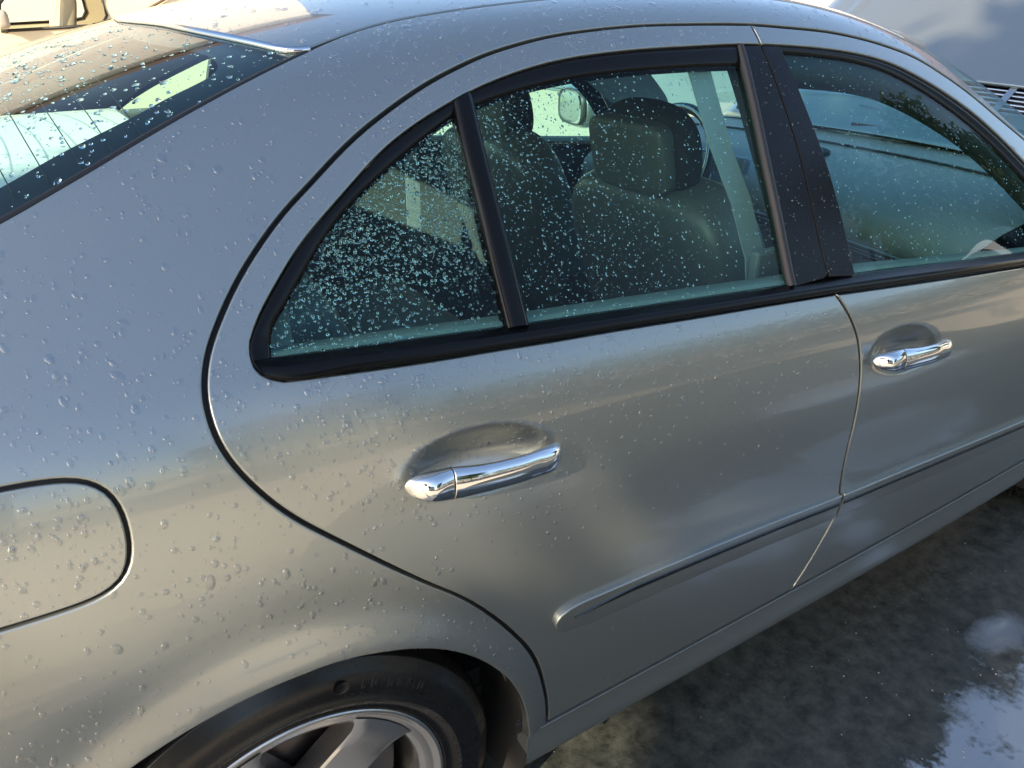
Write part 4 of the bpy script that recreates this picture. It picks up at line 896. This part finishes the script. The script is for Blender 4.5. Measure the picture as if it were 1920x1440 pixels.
# house with a garage door ahead of the saloon
house = empty('house', (7.2, 6.2, 0)); tag(house, 'low rendered house with a blue grey garage door', 'house')
REND = mat('render_wall', (.50, .47, .42), .9, bump=(60, .3, .004)); GDOOR = mat('garage_door_paint', (.105, .135, .155), .55, var=(3, .08)); ROOFT = mat('roof_tiles', (.16, .10, .08), .8, bump=(20, .5, .01))
for nm, c, s in (('wall', (.15, -4.1, 1.4), (.3, 4.6, 2.8)), ('wall', (.15, 5.2, 1.4), (.3, 2.4, 2.8)), ('wall', (.15, 1.1, 2.55), (.3, 5.8, .5)), ('wall', (2.9, -6.25, 1.4), (5.2, .3, 2.8)), ('wall', (2.9, 6.25, 1.4), (5.2, .3, 2.8))):
    box(nm, c, s, REND, house)
gdo = box('garage_door', (.26, 1.1, 1.15), (.04, 5.7, 2.3), GDOOR, house)
for k in range(4):
    for j in range(5): box('door_panel', (.225, -1.75+.57+j*1.14, .29+k*.57), (.035, 1.06, .49), GDOOR, gdo, bev=.015)
V = [(-.5, -6.8, 2.8), (-.5, 6.8, 2.8), (3, 6.8, 4.4), (3, -6.8, 4.4), (6.4, -6.8, 2.8), (6.4, 6.8, 2.8)]
mesh_obj('roof', V, [(0, 3, 2, 1), (3, 4, 5, 2), (0, 1, 5, 4)], ROOFT, house, smooth=False)
gw_ = empty('garden_wall', (0, 14, 0)); tag(gw_, 'long pale rendered garden wall behind the cream van', 'wall')
box('wall_face', (-2, 0, 1.1), (26, .25, 2.2), mat('pale_render', (.66, .62, .52), .9, bump=(40, .3, .004)), gw_); box('coping', (-2, 0, 2.24), (26.1, .36, .08), mat('coping_stone', (.5, .48, .43), .85), gw_, bev=.02)

wh = empty('reflection_house', (-3, 19, 0)); tag(wh, 'three storey white rendered house behind the garden wall, added to whiten the rear window reflection', 'house')  # added and made tall so the rear window reflects a bright wall
box('wall', (0, 0, 4.6), (17, 5, 9.2), mat('white_render', (.78, .76, .70), .9, bump=(40, .3, .004)), wh)
mesh_obj('roof', [(-9, -3, 9.2), (9, -3, 9.2), (9, 0, 11.2), (-9, 0, 11.2), (-9, 3, 9.2), (9, 3, 9.2)], [(0, 1, 2, 3), (3, 2, 5, 4), (0, 4, 5, 1), (1, 5, 2), (0, 3, 4)], ROOFT, wh, smooth=False)
for xx in (-6.5,):
    for zz in (1.6, 4.6, 7.6):
        w_ = box('window', (xx, -2.52, zz), (1.4, .10, 1.3), mat('white_frame', (.7, .7, .68), .5), wh, bev=.01); box('pane', (xx, -2.56, zz), (1.2, .06, 1.1), mat('house_glass', (.02, .025, .03), .05), w_)
# cream van parked beyond, nose the other way
van = empty('cream_van', (1.2, 9.0, 0)); tag(van, 'cream van with beige seats parked beyond the saloon', 'van')
CREAM = mat('cream_paint', (.66, .57, .40), .3, 0, .8, .05); BEIGE = mat('beige_seat', (.50, .40, .27), .7); VGLASS = glass('van_glass', (.88, .92, .9))
def van_side(s):
    """side skin with a window opening; s=-1 faces the saloon"""
    y = lambda z: s*(.86-.10*max(0, (z-1.05)/.8)**1.5-.03*max(0, (.6-z)/.4)**2)
    op = [(-1.05, 1.055), (-.25, 1.085), (-.12, 1.11), (-.07, 1.18), (-.08, 1.35), (-.15, 1.58), (-.7, 1.60), (-1.0, 1.3)]
    out = [(-2.2, .25), (2.4, .25), (2.45, 1.0), (2.3, 1.75), (2.2, 1.85), (-.2, 1.87), (-.75, 1.80), (-1.5, 1.10), (-2.2, .95)]
    pts = [Vector(p) for p in out]+[Vector(p) for p in op]; n, m_ = len(out), len(op)
    ed = [(i, (i+1) % n) for i in range(n)]+[(n+i, n+(i+1) % m_) for i in range(m_)]
    gx = [Vector((a, b)) for a in np.arange(-2.1, 2.4, .2) for b in np.arange(.35, 1.8, .12)]
    vo, eo, fo, *_ = delaunay_2d_cdt(pts+gx, ed, [], 0, 1e-6); U = np.array([tuple(v) for v in vo]); tr = np.array([f for f in fo if len(f) == 3]); c = U[tr].mean(1)
    k = inside(c, np.array(out)) & ~inside(c, np.array(op)); tr = tr[k]
    mesh_obj('side_panel', [(a, y(b), b) for a, b in U], [tuple(t) if s < 0 else tuple(t[::-1]) for t in tr], CREAM, van)
    n = len(op); loop = op+[op[0]]
    fr = [Vector((a, y(b)+s*.004, b)) for a, b in op]; tube('window_seal', [fr[0]]+fr[1:]+[], .016, RUBBER, van, 8, closed=True)
    mesh_obj('side_window', [(a, y(b)-s*.012, b) for a, b in op], [tuple(range(n))], VGLASS, van, smooth=False)
for s in (-1, 1): van_side(s)
W_ = lambda z: .86-.10*max(0, (z-1.05)/.8)**1.5-.03*max(0, (.6-z)/.4)**2
lofted('roof_and_ends', [[(x, f*W_(z), z) for f in np.linspace(-1, 1, 9)] for x, z in ((2.4, .25), (2.45, 1.0), (2.3, 1.75), (2.2, 1.85), (-.2, 1.87), (-.75, 1.80))], CREAM, van)
lofted('nose', [[(x, f*W_(z), z) for f in np.linspace(-1, 1, 9)] for x, z in ((-1.5, 1.10), (-2.2, .95), (-2.25, .6), (-2.2, .25))], CREAM, van)
lofted('front_screen', [[(x, f*W_(z)*.97, z) for f in np.linspace(-1, 1, 9)] for x, z in ((-.78, 1.79), (-1.15, 1.45), (-1.5, 1.10))], VGLASS, van)
tube('rubbing_strip', [(-.10, -.875, 1.035), (.45, -.87, 1.29), (.8, -.85, 1.46)], .014, mat('brown_strip', (.10, .07, .04), .6), van, 6)
for y in (-.4, .4):
    st = superell('van_seat', (-.42, y, 1.10), (.16, .5, .62), BEIGE, van, Euler((0, R(14), 0)), .4, .35); superell('seat_headrest', (-.33, y, 1.50), (.09, .28, .16), BEIGE, st, None, .6, .6); superell('cushion', (-.68, y, .82), (.5, .5, .18), BEIGE, st, None, .4, .4)
    box('seat_handle', (-.33, y-.12, 1.22), (.03, .13, .07), DARKPL, st, bev=.012)
superell('van_bench', (.55, 0, 1.05), (.16, 1.4, .55), BEIGE, van, None, .4, .3)
box('van_floor', (.2, 0, .5), (3.6, 1.5, .1), DARKPL, van); box('van_dash', (-1.25, 0, .98), (.35, 1.4, .2), DARKPL, van, bev=.05)
vm = superell('van_mirror', (-1.02, -.99, 1.16), (.12, .20, .17), mat('van_mirror_shell', (.34, .31, .27), .35), van, None, .6, .6); tube('van_mirror_arm', [(-1.02, -.92, 1.10), (-1.0, -.84, 1.05)], .025, DARKPL, vm, 8)
for x in (-1.45, 1.65):
    for s in (-1, 1):
        lathe('van_wheel', [(.19, .08), (.22, .1), (.29, .09), (.31, .06), (.31, -.06), (.29, -.09), (.2, -.08)], TYRE, van, 40, center=(x, s*.78, .31), axis_flip=s); lathe('van_wheel_cover', [(.001, .07), (.1, .085), (.2, .075)], SATIN, van, 32, center=(x, s*.78, .31), axis_flip=s)

# ------------------------------------------------------------------ rain drops left from washing
def drop_mat():
    m = bpy.data.materials.new('water_drop'); m.use_nodes = True; nt = m.node_tree; nt.nodes.remove(nt.nodes['Principled BSDF'])
    g = nt.nodes.new('ShaderNodeBsdfGlass'); g.inputs['IOR'].default_value = 1.33; g.inputs['Roughness'].default_value = 0
    nt.links.new(g.outputs[0], nt.nodes['Material Output'].inputs[0]); return m
DROP = drop_mat(); BEAD = glass('water_bead', (.93, .95, .97), 3.0)
def drops(name, geo, parent, n, rmin, rmax, dens, closed=False, seed=1, hk=.45, power=2.6):
    """beads of water sitting on a panel: size-skewed, slightly uneven domes, placed by area and a density map"""
    rg = np.random.default_rng(seed); V, N, F = geo; T = np.array([f for f in F if len(f) == 3]); a, b, c = V[T[:, 0]], V[T[:, 1]], V[T[:, 2]]
    ar = np.linalg.norm(np.cross(b-a, c-a), axis=1); k = rg.choice(len(T), n*4, p=ar/ar.sum()); u = rg.random((n*4, 2)); f = u.sum(1) > 1; u[f] = 1-u[f]
    p = a[k]+(b-a)[k]*u[:, :1]+(c-a)[k]*u[:, 1:]; w = 1-u.sum(1)
    nn = unit(N[T[k, 0]]*w[:, None]+N[T[k, 1]]*u[:, :1]+N[T[k, 2]]*u[:, 1:])
    keep = rg.random(len(p)) < dens(p); p, nn = p[keep][:n], nn[keep][:n]; m = len(p)
    r = rmin+(rmax-rmin)*rg.random(m)**power*1.0; r = r*rg.uniform(.8, 1.2, m)
    g = np.array([0, 0, -1.]); t = unit(g-nn*(nn@g)[:, None]+rg.normal(size=(m, 3))*.25); t = unit(t-nn*(t*nn).sum(1)[:, None]); s = np.cross(nn, t)
    el = 1+rg.random(m)**3*1.1; q = 11; ang = np.arange(q)*2*np.pi/q
    wob = 1+.12*rg.normal(size=(m, q)).clip(-1.5, 1.5); wob = (wob+np.roll(wob, 1, 1)+np.roll(wob, -1, 1))/3
    rings = []
    for rk, hh in ((1.0, .0), (.93, .42), (.68, .80), (.33, .97)):
        ca, sa = np.cos(ang)*rk*wob, np.sin(ang)*rk*wob
        lean = (1-rk)*.25
        rings.append(p[:, None]+t[:, None]*((ca+lean)*(r*el)[:, None])[..., None]+s[:, None]*(sa*r[:, None])[..., None]+nn[:, None]*((hh*hk)*r)[:, None, None])
    apex = p+nn*(hk*r)[:, None]+t*(r*el*.25)[:, None]; base = p-nn*.00005
    vs_ = np.concatenate([np.stack(rings, 1).reshape(m, -1, 3), apex[:, None], base[:, None]], 1); nvp = vs_.shape[1]
    fc = []
    for j in range(3):
        for i in range(q): i2 = (i+1) % q; fc += [(j*q+i, j*q+i2, (j+1)*q+i2), (j*q+i, (j+1)*q+i2, (j+1)*q+i)]
    for i in range(q): fc.append((3*q+i, 3*q+(i+1) % q, 4*q))
    if closed:
        for i in range(q): fc.append(((i+1) % q, i, 4*q+1))
    fc = np.array(fc); FF = (fc[None]+(np.arange(m)*nvp)[:, None, None]).reshape(-1)
    me = bpy.data.meshes.new(name); me.vertices.add(m*nvp); me.vertices.foreach_set('co', vs_.ravel()); nt_ = len(FF)//3
    me.loops.add(len(FF)); me.loops.foreach_set('vertex_index', FF); me.polygons.add(nt_); me.polygons.foreach_set('loop_start', np.arange(0, 3*nt_, 3)); me.polygons.foreach_set('loop_total', np.full(nt_, 3)); me.polygons.foreach_set('use_smooth', np.ones(nt_, bool)); me.materials.append(DROP if closed else BEAD); me.update(); me.validate()
    o = link(bpy.data.objects.new(name, me), parent); o['kind'] = 'stuff'; return o
def clumpy(p, sc=9, lo=.25):
    f = np.sin(p[:, 0]*sc+1.3*np.sin(p[:, 2]*sc*1.7))*np.sin(p[:, 2]*sc*1.3+1.9*np.sin(p[:, 0]*sc*.8)); return np.clip(lo+.75*(.5+.5*f), 0, 1)
sm = lambda a, b, x: np.clip((x-a)/(b-a), 0, 1)
d_quarter = lambda p: clumpy(p)*(.35+.65*sm(.5, .75, p[:, 2]))*np.where(p[:, 0] > .9, .5, 1)
d_door = lambda p: clumpy(p)*(.03+.97*sm(.70, .95, p[:, 2]))*(.12+.88*sm(1.05, .35, p[:, 0]))
d_fdoor = lambda p: clumpy(p, 7, .1)*(.02+.5*sm(.75, .95, p[:, 2]))
d_q = lambda p: clumpy(p, 13, .55)*(.25+.75*sm(1.09, 1.16, p[:, 2]))
d_dg = lambda p: (.25+.75*sm(.75, .45, p[:, 0]))*clumpy(p, 11, .45)
d_fg = lambda p: clumpy(p, 8, .3)
G = RIGHT_GEO
drops('water_drops', G['quarter_panel'], car, 9500, .0005, .0034, d_quarter, seed=1, hk=.45, power=3.4)
drops('water_drops', G['quarter_panel'], car, 150, .0030, .0060, lambda p: clumpy(p, 14, .0)*sm(.7, 1.0, p[:, 2]), seed=21, hk=.22, power=1.5)
drops('water_drops', G['fuel_filler_door'], car, 480, .0005, .0030, lambda p: np.ones(len(p)), seed=2, hk=.5, power=3)
drops('water_drops', G['rear_door'], car, 5200, .0005, .0032, d_door, seed=3, hk=.45, power=3.6)
drops('water_drops', G['front_door'], car, 900, .0005, .0024, d_fdoor, seed=4, hk=.45, power=3)
drops('water_drops', G['roof_panel'], car, 1600, .0008, .0040, lambda p: np.ones(len(p)), seed=5, hk=.5, power=3)
drops('water_drops', G['quarter_glass'], car, 6500, .0004, .0019, d_q, True, 6, .6, 3.2)
drops('water_drops', G['door_glass'], car, 4200, .0004, .0016, d_dg, True, 7, .55, 3.0)
drops('water_drops', G['door_glass_f'], car, 1300, .0005, .0015, d_fg, True, 8, .5, 2.4)
drops('water_drops', G['rear_window'], car, 2600, .0008, .0038, lambda p: clumpy(p, 9, .3), True, 9, .45, 2.8)
for k in ('pillar_cover', 'pillar_cover_f'): drops('water_drops', G[k], car, 130, .0004, .0016, lambda p: np.ones(len(p)), seed=11+len(k), hk=.5, power=2.4)
